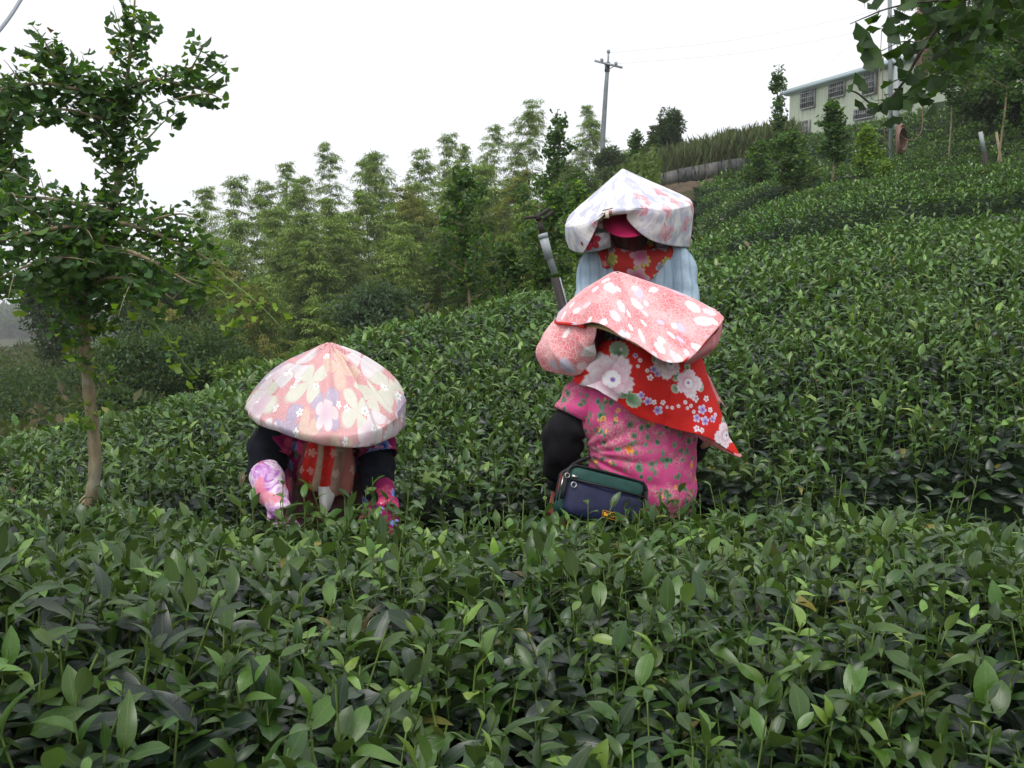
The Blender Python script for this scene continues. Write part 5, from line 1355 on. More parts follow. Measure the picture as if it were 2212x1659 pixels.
# ------------------------------------------------------------------ bamboo
M_CULM = flat('bamboo_culm', (.13, .17, .06), .5, .4, .2, 3)
def bamboo_mesh(seed, pal, H=1., nleaf=15000):
    """unit-height crown: arching layered sprays of narrow drooping leaves round a culm"""
    r = np.random.default_rng(seed); bend = r.uniform(-.2, .2); bb = r.uniform(-.06, .06)
    k = np.linspace(0, 1, 30)
    culm = np.stack([bend * k ** 3.5, bb * k ** 3.5, k], -1)
    nodes = 90; T, D, N = [], [], []
    per = nleaf // (nodes * 3)
    for i in range(nodes):
        f = .10 + .895 * (i + r.uniform(-1, 1)) / nodes; f = min(f, .992); c = np.array([bend * f ** 2.5, bb * f ** 2.5, f])
        wmax = .155 * (1 - f) ** .62 * (1 - .3 * (f < .3)) + .016
        for j in range(3):
            a = r.uniform(0, 6.28); l = wmax * r.uniform(.4, 1.3); f2 = min(.995, max(.08, f + r.uniform(-.01, .01))); c = np.array([bend * f2 ** 3.5, bb * f2 ** 3.5, f2])
            u = np.array([math.cos(a), math.sin(a), 0]); s = r.uniform(0, 1, per) ** .7
            q = c + u * (l * s)[:, None] + np.array([0, 0, 1.]) * (l * (.95 * s - .95 * s ** 2.0))[:, None]
            q = q + r.normal(0, .0060, (per, 3)) * np.array([1, 1, .5])
            T.append(q); D.append(u * .8 + r.normal(0, .45, (per, 3)) + np.array([0, 0, -.55])); N.append(np.tile([0, 0, 1.], (per, 1)) + r.normal(0, .4, (per, 3)))
    T, D, N = map(np.concatenate, (T, D, N)); n = len(T)
    C = pick(n, pal, .22)
    V, F, U, Cc = bake(BAMT, T, D, N, np.full(n, .0120) * r.uniform(.6, 1.3, n), C)
    cv, cf = tube(culm, np.linspace(.0042, .0007, 30), 5)
    return mesh('bamboo_foliage', V, F, M_FOL, col=Cc, uv=U), mesh('bamboo_culm', cv, cf, M_CULM)
BAMT = [(np.array([(0, 0, 0), (.11, .4, .03), (0, 1, -.2), (-.11, .4, .03)]), np.array([(0, 1, 2, 3)]), np.array([(.5, 0), (1, .5), (.5, 1), (0, .5)]))]
BG = [(.21, .31, .07), (.25, .35, .08), (.16, .26, .06), (.28, .37, .11)]
BY = [(.22, .23, .05), (.26, .25, .055), (.18, .19, .045)]
BD = [(.09, .14, .03), (.11, .17, .036), (.07, .11, .026)]  # leaf greens darkened to paint in the shade low in the grove
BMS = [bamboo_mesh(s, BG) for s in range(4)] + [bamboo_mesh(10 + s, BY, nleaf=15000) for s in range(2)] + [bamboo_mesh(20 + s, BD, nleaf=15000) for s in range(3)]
def bamboo(px, py, d, H, k, label, group='bamboos of the grove', wide=1.):
    top = W(px, py, d); o = root('bamboo', (top[0], d, top[2] - H), label, 'bamboo', group)
    o.rotation_euler[2] = random.uniform(0, 6.28)
    fm, cm = BMS[k]
    for nm, m in (('foliage', fm), ('culm', cm)):
        c = put(nm, m, o); c.scale = (H * wide, H * wide, H)
        if nm == 'foliage': c['kind'] = 'stuff'
TOPS = [(476, 380, 36, 0), (444, 402, 38, 1), (528, 431, 37, 2), (561, 396, 40, 3), (583, 391, 41, 0), (624, 349, 42, 1), (677, 376, 40, 2), (719, 325, 44, 3), (774, 347, 42, 0), (829, 350, 43, 1), (859, 332, 41, 2),
        (885, 339, 42, 3), (943, 290, 45, 0), (973, 314, 44, 1), (1039, 266, 46, 2), (1087, 229, 47, 3), (1127, 244, 48, 0), (1292, 228, 50, 1), (1235, 262, 50, 2), (1325, 300, 52, 3)]
LABS = ['leftmost tall bamboo, a pair of blunt plumes', 'short plume at the outer left of the grove', 'bamboo leaning over the first gap of sky', 'faint pale bamboo in the first gap', 'slender bamboo right of the first gap', 'sharp-tipped tall bamboo, first to rise high', 'rounded plume right of the first sharp tip', 'tall thin bamboo with a drooping tip above the left hat',
        'broad feathery plume in the middle of the grove', 'thin half-hidden bamboo tip', 'twin-tipped bright green bamboo', 'bushy partner of the twin-tipped bamboo', 'tall pale plume left of the dark ginkgo', 'lower plume leaning on the tall pale one', 'wispy bamboo left of the highest plume', 'highest bamboo plume of the grove', 'pale plume touching the dark ginkgo', 'ghostly pale bamboo right behind the utility pole', 'faint bamboo between dark ginkgo and utility pole', 'low pale bamboo right of the utility pole']
for (px, py, d, k), lb_ in zip(TOPS, LABS): bamboo(px, py - 6, d, random.uniform(10.5, 12.5), k, lb_ if len(lb_.split()) > 3 else lb_ + ' of the grove')
rnd = random.Random(5)
SHORT = ['the leftmost blunt plumes', 'the short outer left plume', 'the bamboo leaning over the first sky gap', 'the faint bamboo in the first gap', 'the slender bamboo beside the first gap', 'the first sharp-tipped bamboo', 'the rounded plume', 'the thin drooping tip above the left hat', 'the broad middle plume',
         'the half-hidden tip', 'the twin-tipped bamboo', 'its bushy partner', 'the tall pale plume', 'the lower leaning plume', 'the wispy bamboo', 'the highest plume', 'the plume touching the dark ginkgo']
SX = [t[0] for t in TOPS[:17]]; seen = {}
ADJ = ['', 'leaning ', 'narrow ', 'wide ']
def nearlab(px, fmt):
    order = sorted(range(17), key=lambda q: abs(SX[q] - px))
    for q in order:
        for side in (('right', 'left') if px > SX[q] else ('left', 'right')):
            l = fmt.format(side, SHORT[q])
            if l not in seen: seen[l] = 1; return l
    return fmt.format('behind, out', SHORT[order[0]])
for i in range(34):
    px = 415 + i * 26 + rnd.uniform(-14, 14); py = np.interp(px, [400, 700, 1000, 1300], [495, 425, 375, 335]) + rnd.uniform(-25, 70)
    bamboo(px, py, rnd.uniform(33, 38), rnd.uniform(9, 11), rnd.choice([0, 1, 2, 3, 0, 6, 1, 3]), nearlab(px, 'green bamboo just {} of {}, inner rank'), 'inner bamboos of the grove', 1.25)
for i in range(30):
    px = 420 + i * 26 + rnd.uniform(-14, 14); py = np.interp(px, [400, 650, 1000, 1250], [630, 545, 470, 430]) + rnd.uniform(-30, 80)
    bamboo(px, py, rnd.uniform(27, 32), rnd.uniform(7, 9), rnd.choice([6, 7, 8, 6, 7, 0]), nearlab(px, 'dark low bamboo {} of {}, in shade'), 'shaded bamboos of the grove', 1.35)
for px, py, d, k, lb_ in [(620, 560, 26, 4, 'yellow-brown domed bamboo in front of the grove'), (560, 600, 27, 2, 'green domed bamboo left of the yellow-brown one'), (655, 650, 23, 0, 'small green bamboo at the foot of the yellow-brown one'),
                          (700, 520, 29, 1, 'green domed bamboo right of the yellow-brown one'), (1065, 380, 34, 5, 'olive bamboo between the two dark ginkgos'), (495, 640, 25, 4, 'ochre bamboo half hidden by the near ginkgo'), (960, 400, 33, 5, 'yellowish bamboo left of the bare-trunked ginkgo'), (850, 470, 30, 2, 'wide green bamboo in the middle of the slope')]:
    bamboo(px, py, d, 7.5, k, lb_, wide=1.5)

# ------------------------------------------------------------------ shrubs, banks and far vegetation
def scatter(n, xy, hfun, L, pal, tm=TEA_FAR, up=.3, thick=.6):
    x, y = xy; z = ground_h(x, y) + hfun(x, y) * rng.uniform(0, 1, n) ** .35
    T = np.stack([x, y, z], -1); D = rng.normal(size=(n, 3)) + np.array([0, 0, up]); N = rng.normal(0, .6, (n, 3)) + np.array([0, -.2, 1.])
    return bake(tm, T, D, N, L * rng.uniform(.6, 1.4, n), pick(n, pal, .25))
UG = [(.045, .066, .018), (.062, .085, .022), (.080, .085, .028), (.095, .075, .036), (.032, .052, .016)]
def lumps(s, seed, a, b): return lambda x, y: a + b * np.clip(.5 + .7 * fnoise(np.stack([x, y], -1), s, seed, 3), 0, 1.4)
# bank on the left falling to the valley
n = 90000; y = rng.uniform(8.7, 60, n) ** 1.0; x = -y * rng.uniform(-.02, .66, n)
k = ~in_tea(x, y); x, y = x[k], y[k]
V, F, U, Cc = scatter(len(x), (x, y), lambda x, y: lumps(.9, 4, .25, 1.5)(x, y) * np.interp(y, [10, 20, 50], [1, .8, .4]), .10 + .0045 * y, UG)
put('undergrowth', mesh('undergrowth', V, F, M_FOL, col=Cc, uv=U), kind='stuff', label='brownish green scrub covering the bank below the bamboo grove', cat='undergrowth')
# floor of the grove
n = 50000; y = rng.uniform(18, 52, n); x = rng.uniform(-.12, .15, n) * y
k = ~in_tea(x, y); x, y = x[k], y[k]
V, F, U, Cc = scatter(len(x), (x, y), lumps(.5, 8, .3, 1.1), .17, BD)
put('undergrowth', mesh('undergrowth', V, F, M_FOL, col=Cc, uv=U), kind='stuff', label='dark leafy undergrowth on the floor of the bamboo grove', cat='undergrowth')
# ridge of tall grass above the retaining wall
def blades(n, x, y, z, L, w, pal, lean=.25):
    T = np.stack([x, y, z], -1); D = np.stack([rng.normal(0, lean, n), rng.normal(0, lean, n), np.ones(n)], -1)
    return bake([(np.array([(-w, 0, 0), (w, 0, 0), (w * .5, .6, .06), (0, 1, .25)]), np.array([(0, 1, 2, 3)]), np.array([(0, 0), (1, 0), (1, 1), (.5, 1)]))], T, D, rng.normal(size=(n, 3)), L * rng.uniform(.5, 1.2, n), pick(n, pal, .25))
n = 26000; t = rng.uniform(0, 1, n); px = 1390 + t * 330; dd = rng.uniform(28, 36, n)
q = np.array([W(a, 300, b) for a, b in zip(px, dd)]); x, y = q[:, 0], q[:, 1]
zt = np.array([W(a, b, c)[2] for a, b, c in zip(px, np.interp(px, [1390, 1430, 1560, 1650, 1720], [376, 355, 325, 308, 296]), dd)])
zl = zt + rng.uniform(-1.3, .1, n)
V, F, U, Cc = blades(n, x, y, zl, .55, .022, [(.06, .085, .03), (.09, .10, .04), (.10, .09, .045), (.04, .06, .022)])
put('tall_grass', mesh('tall_grass', V, F, M_FOL, col=Cc, uv=U), kind='stuff', label='tall reedy grass along the ridge above the concrete wall', cat='grass')
# earth bank that carries the grass
P0 = []
for a in np.linspace(1380, 1735, 30):
    top = np.interp(a, [1380, 1430, 1560, 1650, 1735], [392, 365, 330, 312, 300])
    P0.append([W(a, top, 30), W(a, top - 2, 36), np.append(W(a, top, 36)[:2], 0)])
    P0[-1][2] = np.array([P0[-1][1][0], 42, P0[-1][1][2] - 3])
    P0[-1].insert(0, np.array([P0[-1][0][0], 28.6, P0[-1][0][2] - 2.6]))
Gd = np.array(P0)
put('earth_bank', mesh('earth_bank', Gd.reshape(-1, 3), grid_faces(30, 4, False), M_SOIL), kind='structure', label='earth bank above the retaining wall')
# dark round-topped trees and bushes
def bush(name, px, py, d, rx, rz, n, L, pal, label, cat_, group=None, seed=0, trunk=True, tm=TEA_FAR, base_z=None):
    c = W(px, py, d); z0 = gh(c) if base_z is None else base_z
    t = root(name, (c[0], d, min(z0, c[2] - rz)), label, cat_, group); r = np.random.default_rng(seed + 300)
    m = 26; cc = nrm(r.normal(size=(m, 3))) * r.uniform(.25, .85, (m, 1)) * (rx, rx, rz); cr = r.uniform(.22, .46, m)
    i = r.integers(0, m, n); v = nrm(r.normal(size=(n, 3)))
    T = c + cc[i] + v * (cr[i] * r.uniform(.6, 1.08, n))[:, None] * (rx, rx, rz)
    V, F, U, Cc = bake(tm, T, v + r.normal(0, .7, (n, 3)), v + np.array([0, 0, .8]) + r.normal(0, .4, (n, 3)), L * r.uniform(.6, 1.3, n), pick(n, pal, .22))
    part('crown', V, F, M_FOL, t, col=Cc, uv=U, kind='stuff')
    if trunk:
        P = crom(np.array([[c[0] - .1 * rx, d, min(z0, c[2] - rz)], c - (0, 0, rz * .5), c + (.05 * rx, 0, rz * .4)]), 10)
        part('trunk', *limb(P, .05 * rx + .03, .02, 8), M_BARK, t)
        for j in range(3):
            part('limb', *limb(np.array([P[6], (P[7] + c + cc[j]) / 2 + (0, 0, -.05 * rz), c + cc[j]]), .02 * rx + .012, .008, 5), M_BARK, t)
    return t
DK = [(.020, .042, .018), (.028, .055, .020), (.034, .066, .022), (.016, .034, .016)]
bush('evergreen_tree', 1447, 288, 33, .62, .75, 7000, .12, DK, 'dark round-topped tree on the ridge left of the tall grass', 'tree', seed=1)
bush('evergreen_bush', 1412, 335, 31, .5, .5, 5000, .12, DK, 'dark bush under the round-topped ridge tree', 'bush', seed=2, trunk=False)
bush('evergreen_bush', 1585, 298, 34, .35, .3, 1500, .12, DK, 'small dark bush standing out of the ridge grass', 'bush', seed=3, trunk=False)
bush('evergreen_tree', 125, 655, 26, .95, 1.9, 11000, .14, DK, 'heavy dark evergreen in the valley behind the ginkgo trunk', 'tree', seed=4)
bush('evergreen_tree', 330, 660, 30, 1.8, 1.8, 12000, .16, DK, 'dark spreading tree in the shade behind the near ginkgo branches', 'tree', seed=5)
bush('evergreen_bush', 800, 665, 22, 1.1, .6, 6000, .12, [(.04, .085, .04), (.055, .10, .05)], 'fan-leaved pale shrub in front of the dark bamboos', 'bush', seed=6, trunk=False)
for i, (px, py, d, rx, rz, lb_) in enumerate([(300, 790, 10.5, .75, .42, 'arching vine-covered bush right of the near ginkgo trunk'), (400, 760, 11.5, .85, .5, 'tallest arching bush behind the left hat'), (490, 800, 11, .6, .34, 'low bush with paler tips beside the left hat'),
                                              (60, 850, 13, 1.1, .5, 'scrubby bush at the left edge of the valley'), (250, 880, 9.6, .4, .25, 'small bush on the crest by the ginkgo trunk')]):
    bush('trailing_bush', px, py, d, rx, rz, 7000, .055, [(.035, .075, .030), (.05, .095, .04), (.07, .12, .045), (.028, .06, .025)], lb_, 'bush', 'trailing bushes on the bank', seed=10 + i, trunk=False)
for i, (px, py, d, rx, lb_) in enumerate([(500, 810, 9.0, .22, 'yellow-green shrub just left of the left hat'), (545, 800, 9.2, .16, 'lime weeds touching the left hat'), (1200, 590, 12, .5, 'lime leafy shrub behind the sprinkler pipe')]):
    bush('young_shrub', px, py, d, rx, rx * .7, 1200, .05, [(.12, .20, .035), (.16, .26, .04), (.07, .13, .03)], lb_, 'shrub', seed=20 + i, trunk=False)
for i, (px, py, d, rx, rz, lb_) in enumerate([(1330, 392, 33, .75, .4, 'green scrub between the utility pole and the concrete wall'), (1255, 440, 30, .9, .8, 'green scrub at the right edge of the grove'), (1690, 310, 38, .8, .4, 'scrub at the foot of the shed corner'), (1590, 402, 26.5, .45, .28, 'scrub over the right end of the wall'),
                                              (1775, 304, 36, 1.0, .12, 'low scrub along the base of the shed'), (2110, 60, 24, 1.7, 1.3, 'shady tree mass above the shed roof'), (2170, 190, 21, 1.1, .6, 'shady bush below the upper building'), (1325, 350, 40, .8, .5, 'distant scrub behind the utility pole')]):
    bush('scrub_bush', px, py, d, rx, rz, 8000, .13, [(.035, .068, .022), (.05, .085, .026), (.065, .10, .03), (.026, .05, .02)], lb_, 'bush', seed=30 + i, trunk=False)
# far wooded hillside across the valley
n = 30000; y = rng.uniform(260, 520, n); x = -y * rng.uniform(.35, .62, n)
V, F, U, Cc = scatter(n, (x, y), lambda x, y: 5 + 0 * x, 3.2, DK)
put('forest', mesh('forest', V, F, M_FOL, col=Cc, uv=U), kind='stuff', label='far blue-green wooded hill across the valley', cat='forest')
# ------------------------------------------------------------------ built things
M_PVC = flat('grey_pvc', (.34, .37, .39), .45, .4, .08, 14)
M_DPVC = flat('dark_sleeve', (.035, .026, .026), .6, .3, .2, 20)
M_CONC = flat('pole_concrete', (.20, .22, .23), .85, .2, .15, 6)
M_GALV = flat('galvanised_steel', (.36, .39, .42), .5, .4, .12, 8)
M_CER = flat('insulator', (.22, .25, .28), .3, .5, .1, 20)
M_WIRE = flat('wire', (.30, .33, .38), .6, .3, .1, 5)
# sprinkler pipe behind the right picker
a, b = W(1240, 760, 5.2), W(1172, 505, 5.2)
sp0 = root('sprinkler_pipe', (a[0] + .10, 5.2, gh(a)), 'leaning grey sprinkler pipe with a dark lower sleeve and sprinkler head', 'sprinkler pipe')
dn = nrm(a - b); m1 = W(1200, 600, 5.2); m0 = b
part('pipe', *tube(np.array([m1 - dn * .02, b]), .019, 14), M_PVC, sp0)
part('coupling', *tube(np.array([b + dn * .14, b + dn * .02]), .0245, 14), M_PVC, sp0)
part('coupling', *tube(np.array([b + dn * .025, b - dn * .0]), .027, 14), M_PVC, sp0)
part('dark_sleeve', *tube(np.array([a + dn * .55, m1]), .026, 14), M_DPVC, sp0)
part('clamp', *tube(np.array([m1 + dn * .21, m1 + dn * .225]), .029, 14), M_PVC, sp0)
V, F = tube(np.array([m1 + (.022, -.018, 0), a + (.030, -.018, 0)]), .004, 6); part('riser_tube', V, F, M_GALV, sp0)
hd = b - dn * .075
part('sprinkler_head', *join(tube(np.array([b, hd]), [.017, .012], 10), tube(np.array([hd, hd - dn * .04]), [.018, .013], 10)), M_DPVC, sp0)
part('sprinkler_arm', *join(tube(np.array([hd - dn * .02 + (-.075, 0, -.01), hd - dn * .02, hd - dn * .045 + (.07, 0, .02)]), [.006, .008, .010], 8), tube(np.array([hd + (.02, 0, 0), hd + (.075, 0, .045)]), [.008, .010], 8)), M_DPVC, sp0)
# dark and white post on the slope
a, b = W(2136, 382, 16), W(2118, 285, 16)
po = root('marker_post', (a[0], 16, gh(a)), 'leaning post, pale at the top and black below, alone in the upper tea', 'post')
c = a + (b - a) * .55
part('pipe', *tube(np.array([c, b]), .035, 10), M_PVC, po); part('dark_sleeve', *tube(np.array([a + (a - b) * .6, c]), .042, 10), M_DPVC, po)
a, b = W(2163, 352, 15), W(2152, 285, 15)
st = root('wooden_stake', (a[0], 15, gh(a)), 'thin brown stake right of the marker post', 'stake')
part('shaft', *tube(np.array([a + (a - b), b]), .02, 7), M_BARK, st)
# galvanised pole with hanging hose
a = W(1928, 345, 20); a[2] = gh(a) - .1
gp = root('steel_pole', a, 'tall grey steel pole with a hose coil tied to its foot', 'pole')
part('shaft', *tube(np.array([a, W(1922, 0, 20), W(1921, -40, 20)]), .042, 14), M_GALV, gp)
part('clamp', *tube(np.array([W(1926, 262, 20), W(1926, 266, 20)]), .06, 14), M_ZIP, gp)
part('arm', *tube(Wn((1910, 205, 20), (1927, 203, 20)), .012, 6), M_ZIP, gp)
a = W(1938, 252, 27); a[2] = gh(a) - .1
gp2 = root('steel_pole', a, 'shorter steel pole close behind the hose pole, against the shed', 'pole')
part('shaft', *tube(np.array([a, W(1938, 120, 27)]), .07, 12), M_GALV, gp2)
M_HOSE = flat('pinkish_hose', (.26, .16, .12), .6, .3, .2, 12)
hz = root('hose_coil', W(1938, 322, 19.8), 'coiled pinkish hose hung on the steel pole', 'hose')
P_ = []
for k in range(16):
    w = .5 + .05 * k; o_ = rng.normal(0, .02, 2); cx, cy = 1939 + k * .8, 300
    ph = np.linspace(0, 2 * math.pi, 22)
    L_x = (3 + k * .42) ; L_y = 27 + rng.uniform(-6, 6)
    P = np.array([W(cx + L_x * math.cos(q), cy + L_y * math.sin(q), 19.8 - .03 * k * math.sin(q / 2) + o_[0]) for q in ph])
    P_.append(tube(P, .012, 5, False))
    part('hose_loop', *P_[-1], M_HOSE, hz)
hg = root('hanging_hose', W(1992, 60, 19.6), 'hose hanging in a long loop right of the coil', 'hose')
part('hose', *tube(crom(Wn((1990, 20, 19.6), (1989, 120, 19.6), (1992, 200, 19.6), (1993, 260, 19.6), (1990, 285, 19.6), (1978, 300, 19.6), (1960, 302, 19.6), (1945, 290, 19.7), (1940, 276, 19.8)), 50), .012, 6), M_HOSE, hg)
for j, (pts, lb_) in enumerate([(((1909, 120, 19.7), (1906, 200, 19.7), (1912, 300, 19.7), (1925, 330, 19.9)), 'thin hose hanging left of the steel pole'), (((1905, 60, 19.9), (1900, 150, 19.9), (1897, 215, 19.9), (1905, 222, 19.9)), 'short cable looped from the shed side')]):
    h_ = root('hanging_hose', W(*pts[0]), lb_, 'hose'); part('hose', *tube(crom(Wn(*pts), 24), .008, 5), M_HOSE, h_)
fb = root('root_bundle', W(2000, 130, 21), 'brown bundle of dry hanging fibres beside the shed end', 'dry fibres')
P_ = []
for k in range(46):
    x0 = 1990 + rng.uniform(-8, 22); x1 = 1996 + rng.uniform(-22, 26)
    P_.append(tube(crom(Wn((x0, 0 + rng.uniform(0, 20), 21), ((x0 + x1) / 2 + rng.uniform(-4, 4), 90, 21 + rng.uniform(-.2, .2)), (x1, 150 + rng.uniform(-20, 45), 21)), 8), .010, 4, False))
part('fibres', *join(*P_), M_HOSE, fb, kind='stuff')
# utility pole with crossarm
a = W(1298, 372, 46); a[2] = gh(a) - 1
up_ = root('utility_pole', a, 'slightly leaning utility pole with one crossarm rising above the bamboo', 'utility pole')
part('shaft', *tube(np.array([a, W(1302, 300, 46), W(1309, 190, 46), W(1313, 140, 46)]), [.13, .12, .10, .085], 14), M_CONC, up_)
part('top_pin', *tube(Wn((1313, 145, 46), (1314.5, 112, 46)), .045, 8), M_GALV, up_)
part('crossarm', *box(W(1314.5, 138.5, 45.8), (1.35, .09, .09), np.array(Matrix.Rotation(R(14), 3, 'Y'))), M_GALV, up_)
part('pole_band', *tube(Wn((1311.5, 155, 46), (1312.5, 135, 46)), .12, 12), M_ZIP, up_)
for q in ((1299, 137), (1332, 144)): part('brace', *tube(Wn((q[0] + (6 if q[0] < 1314 else -6), q[1] - 1, 45.9), (1312, 153, 45.9)), .02, 6), M_GALV, up_)
for q in ((1300, 130.5), (1330.5, 138), (1314.5, 112)): part('insulator', *join(tube(Wn((q[0], q[1] + 3, 45.8), (q[0], q[1] - 1, 45.8)), [.07, .09], 9), sph(W(q[0], q[1] - 2, 45.8), (.08, .08, .06), 8)), M_CER, up_)
a = W(1376, 370, 34); a[2] = gh(a) - .5
sp2 = root('slim_pole', a, 'short slim pole standing by the earth bank', 'pole'); part('shaft', *tube(np.array([a, W(1380, 325, 34)]), .045, 8), M_CONC, sp2)
def wire(name, pts, r, label, cat_='cable'):
    w_ = root(name, W(*pts[0]), label, cat_); part('strand', *tube(crom(Wn(*pts), 24), r, 5), M_WIRE, w_)
wire('power_line', ((1330, 138, 45.8), (1620, 112, 44), (1960, 45, 42), (2300, -60, 40)), .005, 'upper power line running from the crossarm to the right')
wire('power_line', ((1314, 115, 45.8), (1600, 84, 44), (1940, 12, 42), (2300, -100, 40)), .005, 'power line from the pole top running right')
wire('power_line', ((1300, 132, 45.8), (1200, 245, 43), (1120, 350, 40)), .004, 'thin line dropping left from the crossarm')
wire('power_line', ((1870, 60, 40), (1780, 150, 43), (1690, 240, 46)), .004, 'fine wire slanting past the shed corner')
wire('overhead_cable', ((-30, 100, 5.0), (20, 38, 5.2), (60, -25, 5.4)), .010, 'thick blue-grey cable crossing the top left corner')
M_WIRE.node_tree.nodes['Principled BSDF'].inputs['Roughness'].default_value = .5
# small dead twig arching over the near hedge
tg = root('bent_cane', W(1790, 1180, 2.75), 'pale bare cane arching over the hedge below the dark furrow', 'cane')
part('cane', *tube(crom(Wn((1785, 1190, 2.85), (1830, 1160, 2.8), (1880, 1152, 2.75), (1930, 1170, 2.72), (1965, 1200, 2.7), (1985, 1240, 2.7)), 30), [.0022] * 30, 6), flat('bare_cane', (.33, .31, .22), .6, .3, .2, 60), tg)

# retaining wall: concrete blocks / board marks
M_WALL = G('weathered_concrete', .9, .15)
_o = M_WALL.obj(); _a = M_WALL.noise(M_WALL.vm('MULTIPLY', _o, (1, 1, .25)), 1.6, 5, .6); _b = M_WALL.noise(_o, 9, 4)
_k = M_WALL.ramp(_a, [(.3, (.045, .045, .045)), (.5, (.12, .12, .125)), (.7, (.22, .21, .19))]); M_WALL.bump(_b, .5, .03)
M_WALL = M_WALL.done(M_WALL.mul(1, _k, M_WALL.ramp(_b, [(.3, (.75, .75, .75)), (.7, (1.15, 1.15, 1.15))])))
rw = root('retaining_wall', W(1500, 385, 27.5), 'weathered grey concrete retaining wall across the slope behind the white hat', 'wall')
tops = lambda x: np.interp(x, [1380, 1470, 1600], [386, 364, 340]); dep = lambda x: np.interp(x, [1380, 1600], [28.0, 28.0])
xs = np.linspace(1380, 1610, 9)
for i in range(8):
    x0, x1 = xs[i] + .7, xs[i + 1] - .7
    for j in range(2):
        q = []
        for xx in (x0, x1):
            t = W(xx, tops(xx), dep(xx)); zt = t[2] - .45 * j - (.02 if j else 0); zb = zt - (.42 if j == 0 else 2.6); yo = .07 * j
            q += [(t[0], t[1] + yo, zb), (t[0], t[1] + yo, zt), (t[0], t[1] + yo + .3, zt), (t[0], t[1] + yo + .3, zb)]
        part('concrete_panel', q, [(0, 4, 5, 1), (1, 5, 6, 2), (3, 2, 6, 7), (0, 1, 2, 3), (4, 7, 6, 5), (0, 3, 7, 4)], M_WALL, rw, smooth=False)
q = []
for xx in (1380, 1610):
    t = W(xx, tops(xx), 28); q += [(t[0], 28.25, t[2] - 3), (t[0], 28.25, t[2] - .03), (t[0], 28.6, t[2] - .03), (t[0], 28.6, t[2] - 3)]
part('backing', q, [(0, 4, 5, 1), (1, 5, 6, 2), (3, 2, 6, 7), (0, 1, 2, 3), (4, 7, 6, 5), (0, 3, 7, 4)], M_WALL, rw, smooth=False)
M_DIRT = flat('bare_earth', (.11, .085, .06), .95, .1, .4, 3)
n = 40; P0 = []
for i, xx in enumerate(np.linspace(1400, 1560, n)):
    t = W(xx, tops(xx) + 24, 27.6); P0.append([t + (0, .5, 0), t + (0, -.2, -.3), t + (0, -.9, -.9), t + (0, -1.8, -2.2)])
Gd = np.array(P0); Gd = Gd + .18 * fnoise(Gd, 2.2, 71, 4)[..., None] * np.array([0, -1, .3])
put('earth_slope', mesh('earth_slope', crom(Gd.transpose(1, 0, 2), 20).reshape(-1, 3), grid_faces(20, n, False), M_DIRT), kind='structure', label='bare brown earth at the foot of the retaining wall')

# ------------------------------------------------------------------ the pale green shed
M_SHED = G('pale_green_sheet_metal', .55, .4)
_k = M_SHED.mix(M_SHED.noise(M_SHED.obj(), .7, 4), (.46, .53, .40), (.54, .60, .46))
_s = M_SHED.noise(M_SHED.vm('MULTIPLY', M_SHED.obj(), (3, 3, .3)), 2.5, 4)
M_SHED = M_SHED.done(M_SHED.mul(1, _k, M_SHED.ramp(_s, [(.3, (.88, .88, .86)), (.7, (1.05, 1.05, 1.05))])))
M_ROOFE = flat('blue_green_roof_trim', (.34, .44, .46), .5, .4, .08, 3)
M_GLS = flat('dark_window_glass', (.13, .13, .15), .15, .5, .2, 2)
M_FRM = flat('window_frame_aluminium', (.30, .31, .30), .5, .4, .1, 10)
M_DK = flat('painted_dark_opening', (.10, .095, .11), .7, .3, .2, 2)  # flat dark pane, the unlit inside of the opening put into its colour
A0 = W(1706, 196, 44); B0 = W(2080, 88, 30)          # eave line, receding to the left
eav = lambda t: A0 + (B0 - A0) * t
A_, B_ = A0.copy(), B0.copy()
ux = nrm((B0 - A0) * (1, 1, 0)); nx_ = np.array([ux[1], -ux[0], 0]);
Lw = np.linalg.norm((B0 - A0)[:2]); ztop = A0[2]; slope_z = (B0[2] - A0[2]) / Lw
shed = root('shed', (A0[0], A0[1], A0[2] - 5), 'long pale green sheet-metal shed with barred windows on top of the slope', 'shed')
def sp(u, v, out=0.):      # u along the wall, v down from the eave (metres), out of the wall
    return np.array([A0[0], A0[1], A0[2]]) + ux * u + np.array([0, 0, slope_z * u - v]) + nx_ * out
nseg = int(Lw / .10); U_ = np.arange(nseg + 1) * Lw / nseg
prof = np.where(np.arange(nseg + 1) % 4 < 2, .0, .035)
T_ = [sp(u, 0, o_) for u, o_ in zip(U_, prof)]; Bt = [sp(u, 5.2, o_) for u, o_ in zip(U_, prof)]
part('wall', np.array([T_, Bt]).reshape(-1, 3), grid_faces(2, nseg + 1, False), M_SHED, shed, smooth=False)
# end wall and roof
bk = -nx_ * 9
q = [sp(0, 0), sp(0, 5.2), sp(0, 5.2) + bk, sp(0, 0) + bk]; part('wall', q, [(0, 1, 2, 3)], M_SHED, shed, smooth=False)
q = [sp(-.3, -.05, .14), sp(Lw + .3, -.05, .14), sp(Lw + .3, -.05) + bk, sp(-.3, -.05) + bk, sp(-.3, .22, .14), sp(Lw + .3, .22, .14), sp(Lw + .3, .22) + bk, sp(-.3, .22) + bk]
part('roof', q, [(0, 1, 2, 3), (0, 4, 5, 1), (1, 5, 6, 2), (2, 6, 7, 3), (3, 7, 4, 0), (4, 7, 6, 5)], M_ROOFE, shed, smooth=False)
part('gutter', *tube(np.array([sp(-.3, .10, .20), sp(Lw + .3, .10, .20)]), .08, 8), M_ROOFE, shed)
def upx(px):   # distance along the wall that shows at a picture column
    t = np.linspace(0, 1, 400); c = np.array([sp(Lw * k, 0, .04) for k in t]); x, _, _ = proj(c); return float(np.interp(px / S2, x, t * Lw))
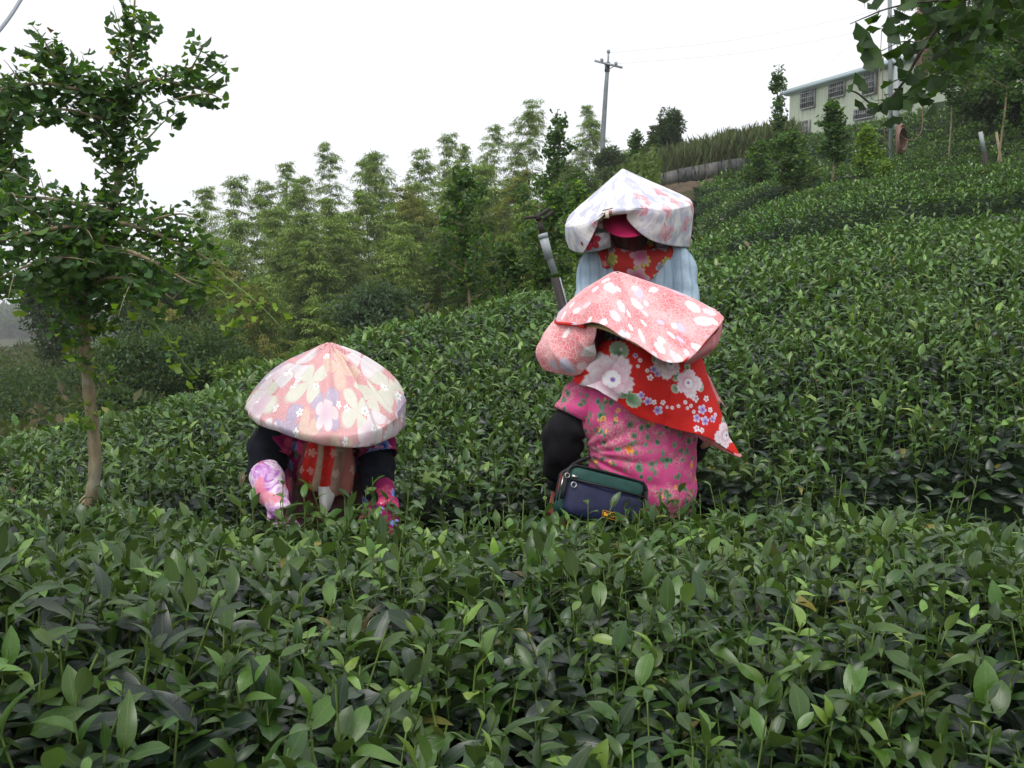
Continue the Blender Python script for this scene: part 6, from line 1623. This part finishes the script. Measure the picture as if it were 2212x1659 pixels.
def vpy(u, py):
    c = np.array([sp(u, v, .04) for v in np.linspace(-1, 6, 200)]); _, y, _ = proj(c); return float(np.interp(py / S2, y, np.linspace(-1, 6, 200)))
def rect(u0, u1, v0, v1, o0, o1):
    q = [sp(u, v, o) for u in (u0, u1) for v in (v0, v1) for o in (o0, o1)]
    return q, [(0, 1, 3, 2), (4, 6, 7, 5), (0, 4, 5, 1), (2, 3, 7, 6), (0, 2, 6, 4), (1, 5, 7, 3)]
def shed_window(xa, xb, ya, yb, bars=7, rows=4):
    u0, u1 = upx(xa), upx(xb); v0, v1 = vpy(u0, ya), vpy(u0, yb)
    w_ = part('window', *rect(u0, u1, v0, v1, .03, .055), M_GLS, shed, smooth=False)
    def sub(nm, *a, m=M_FRM):
        V = np.array(a[0]) ; put(nm, mesh(nm, V - ploc(w_), a[1], m, smooth=False), w_)
    for r_ in ((u0 - .06, u0, v0 - .06, v1 + .06), (u1, u1 + .06, v0 - .06, v1 + .06), (u0, u1, v0 - .06, v0), (u0, u1, v1, v1 + .06)): sub('frame', *rect(*r_, .03, .11))
    for k in range(1, bars): u = u0 + (u1 - u0) * k / bars; sub('bar', *rect(u - .009, u + .009, v0, v1, .12, .14))
    for k in range(1, rows): v = v0 + (v1 - v0) * k / rows; sub('bar', *rect(u0 - .02, u1 + .02, v - .012, v + .012, .142, .158))
shed_window(1733, 1762, 194, 235); shed_window(1794, 1826, 174, 212); shed_window(1868, 1893, 158, 205)
shed_window(1731, 1750, 265, 296, 6, 3)
shed_window(1850, 1890, 240, 258, 8, 2); shed_window(1942, 1973, 213, 232, 8, 2)
# upper building at the right edge
ub = root('building', W(2200, 120, 17), 'pale green upper building at the right edge with a tall barred window', 'building')
q = Wn((2140, -60, 24), (2300, -60, 15), (2300, 230, 15), (2140, 190, 24))
bkv = np.array([3., 6, 0])
part('wall', np.concatenate([q, q + bkv]), [(0, 3, 2, 1), (4, 5, 6, 7), (0, 4, 7, 3), (1, 2, 6, 5), (0, 1, 5, 4)], M_SHED, ub, smooth=False)
qa, qb, qc, qd = Wn((2172, 28, 21.8), (2204, 4, 19.9), (2204, 96, 19.9), (2172, 118, 21.8))
sh = nrm(np.cross(qb - qa, qd - qa)); sh = sh * (-1 if sh[1] > 0 else 1)
w_ = part('window', np.array([qa, qb, qc, qd]) + sh * .12, [(0, 3, 2, 1)], M_DK, ub, smooth=False)
P_ = []
for k in range(12):
    t = k / 11; V, F = tube(np.array([qa + (qb - qa) * t, qd + (qc - qd) * t]) + sh * .18, .015, 5); put('bar', mesh('bar', V - ploc(w_), F, M_FRM), w_)
for t in (0, .33, .66, 1):
    V, F = tube(np.array([qa + (qd - qa) * t, qb + (qc - qb) * t]) + sh * .2, .012, 5); put('bar', mesh('bar', V - ploc(w_), F, M_FRM), w_)

# ------------------------------------------------------------------ air: thin damp haze
hm = bpy.data.materials.new('haze'); hm.use_nodes = True
for n_ in list(hm.node_tree.nodes):
    if n_.type == 'BSDF_PRINCIPLED': hm.node_tree.nodes.remove(n_)
pv = hm.node_tree.nodes.new('ShaderNodeVolumePrincipled'); pv.inputs['Color'].default_value = (.97, .985, 1., 1); pv.inputs['Density'].default_value = .0009; pv.inputs['Anisotropy'].default_value = .2
hm.node_tree.links.new(pv.outputs[0], [n_ for n_ in hm.node_tree.nodes if n_.type == 'OUTPUT_MATERIAL'][0].inputs['Volume'])
V, F = box((0, 500, 2), (2500, 1500, 64))
put('haze', mesh('haze', V, F, hm, smooth=False), kind='stuff', label='thin damp haze hanging over the hillside', cat='haze')
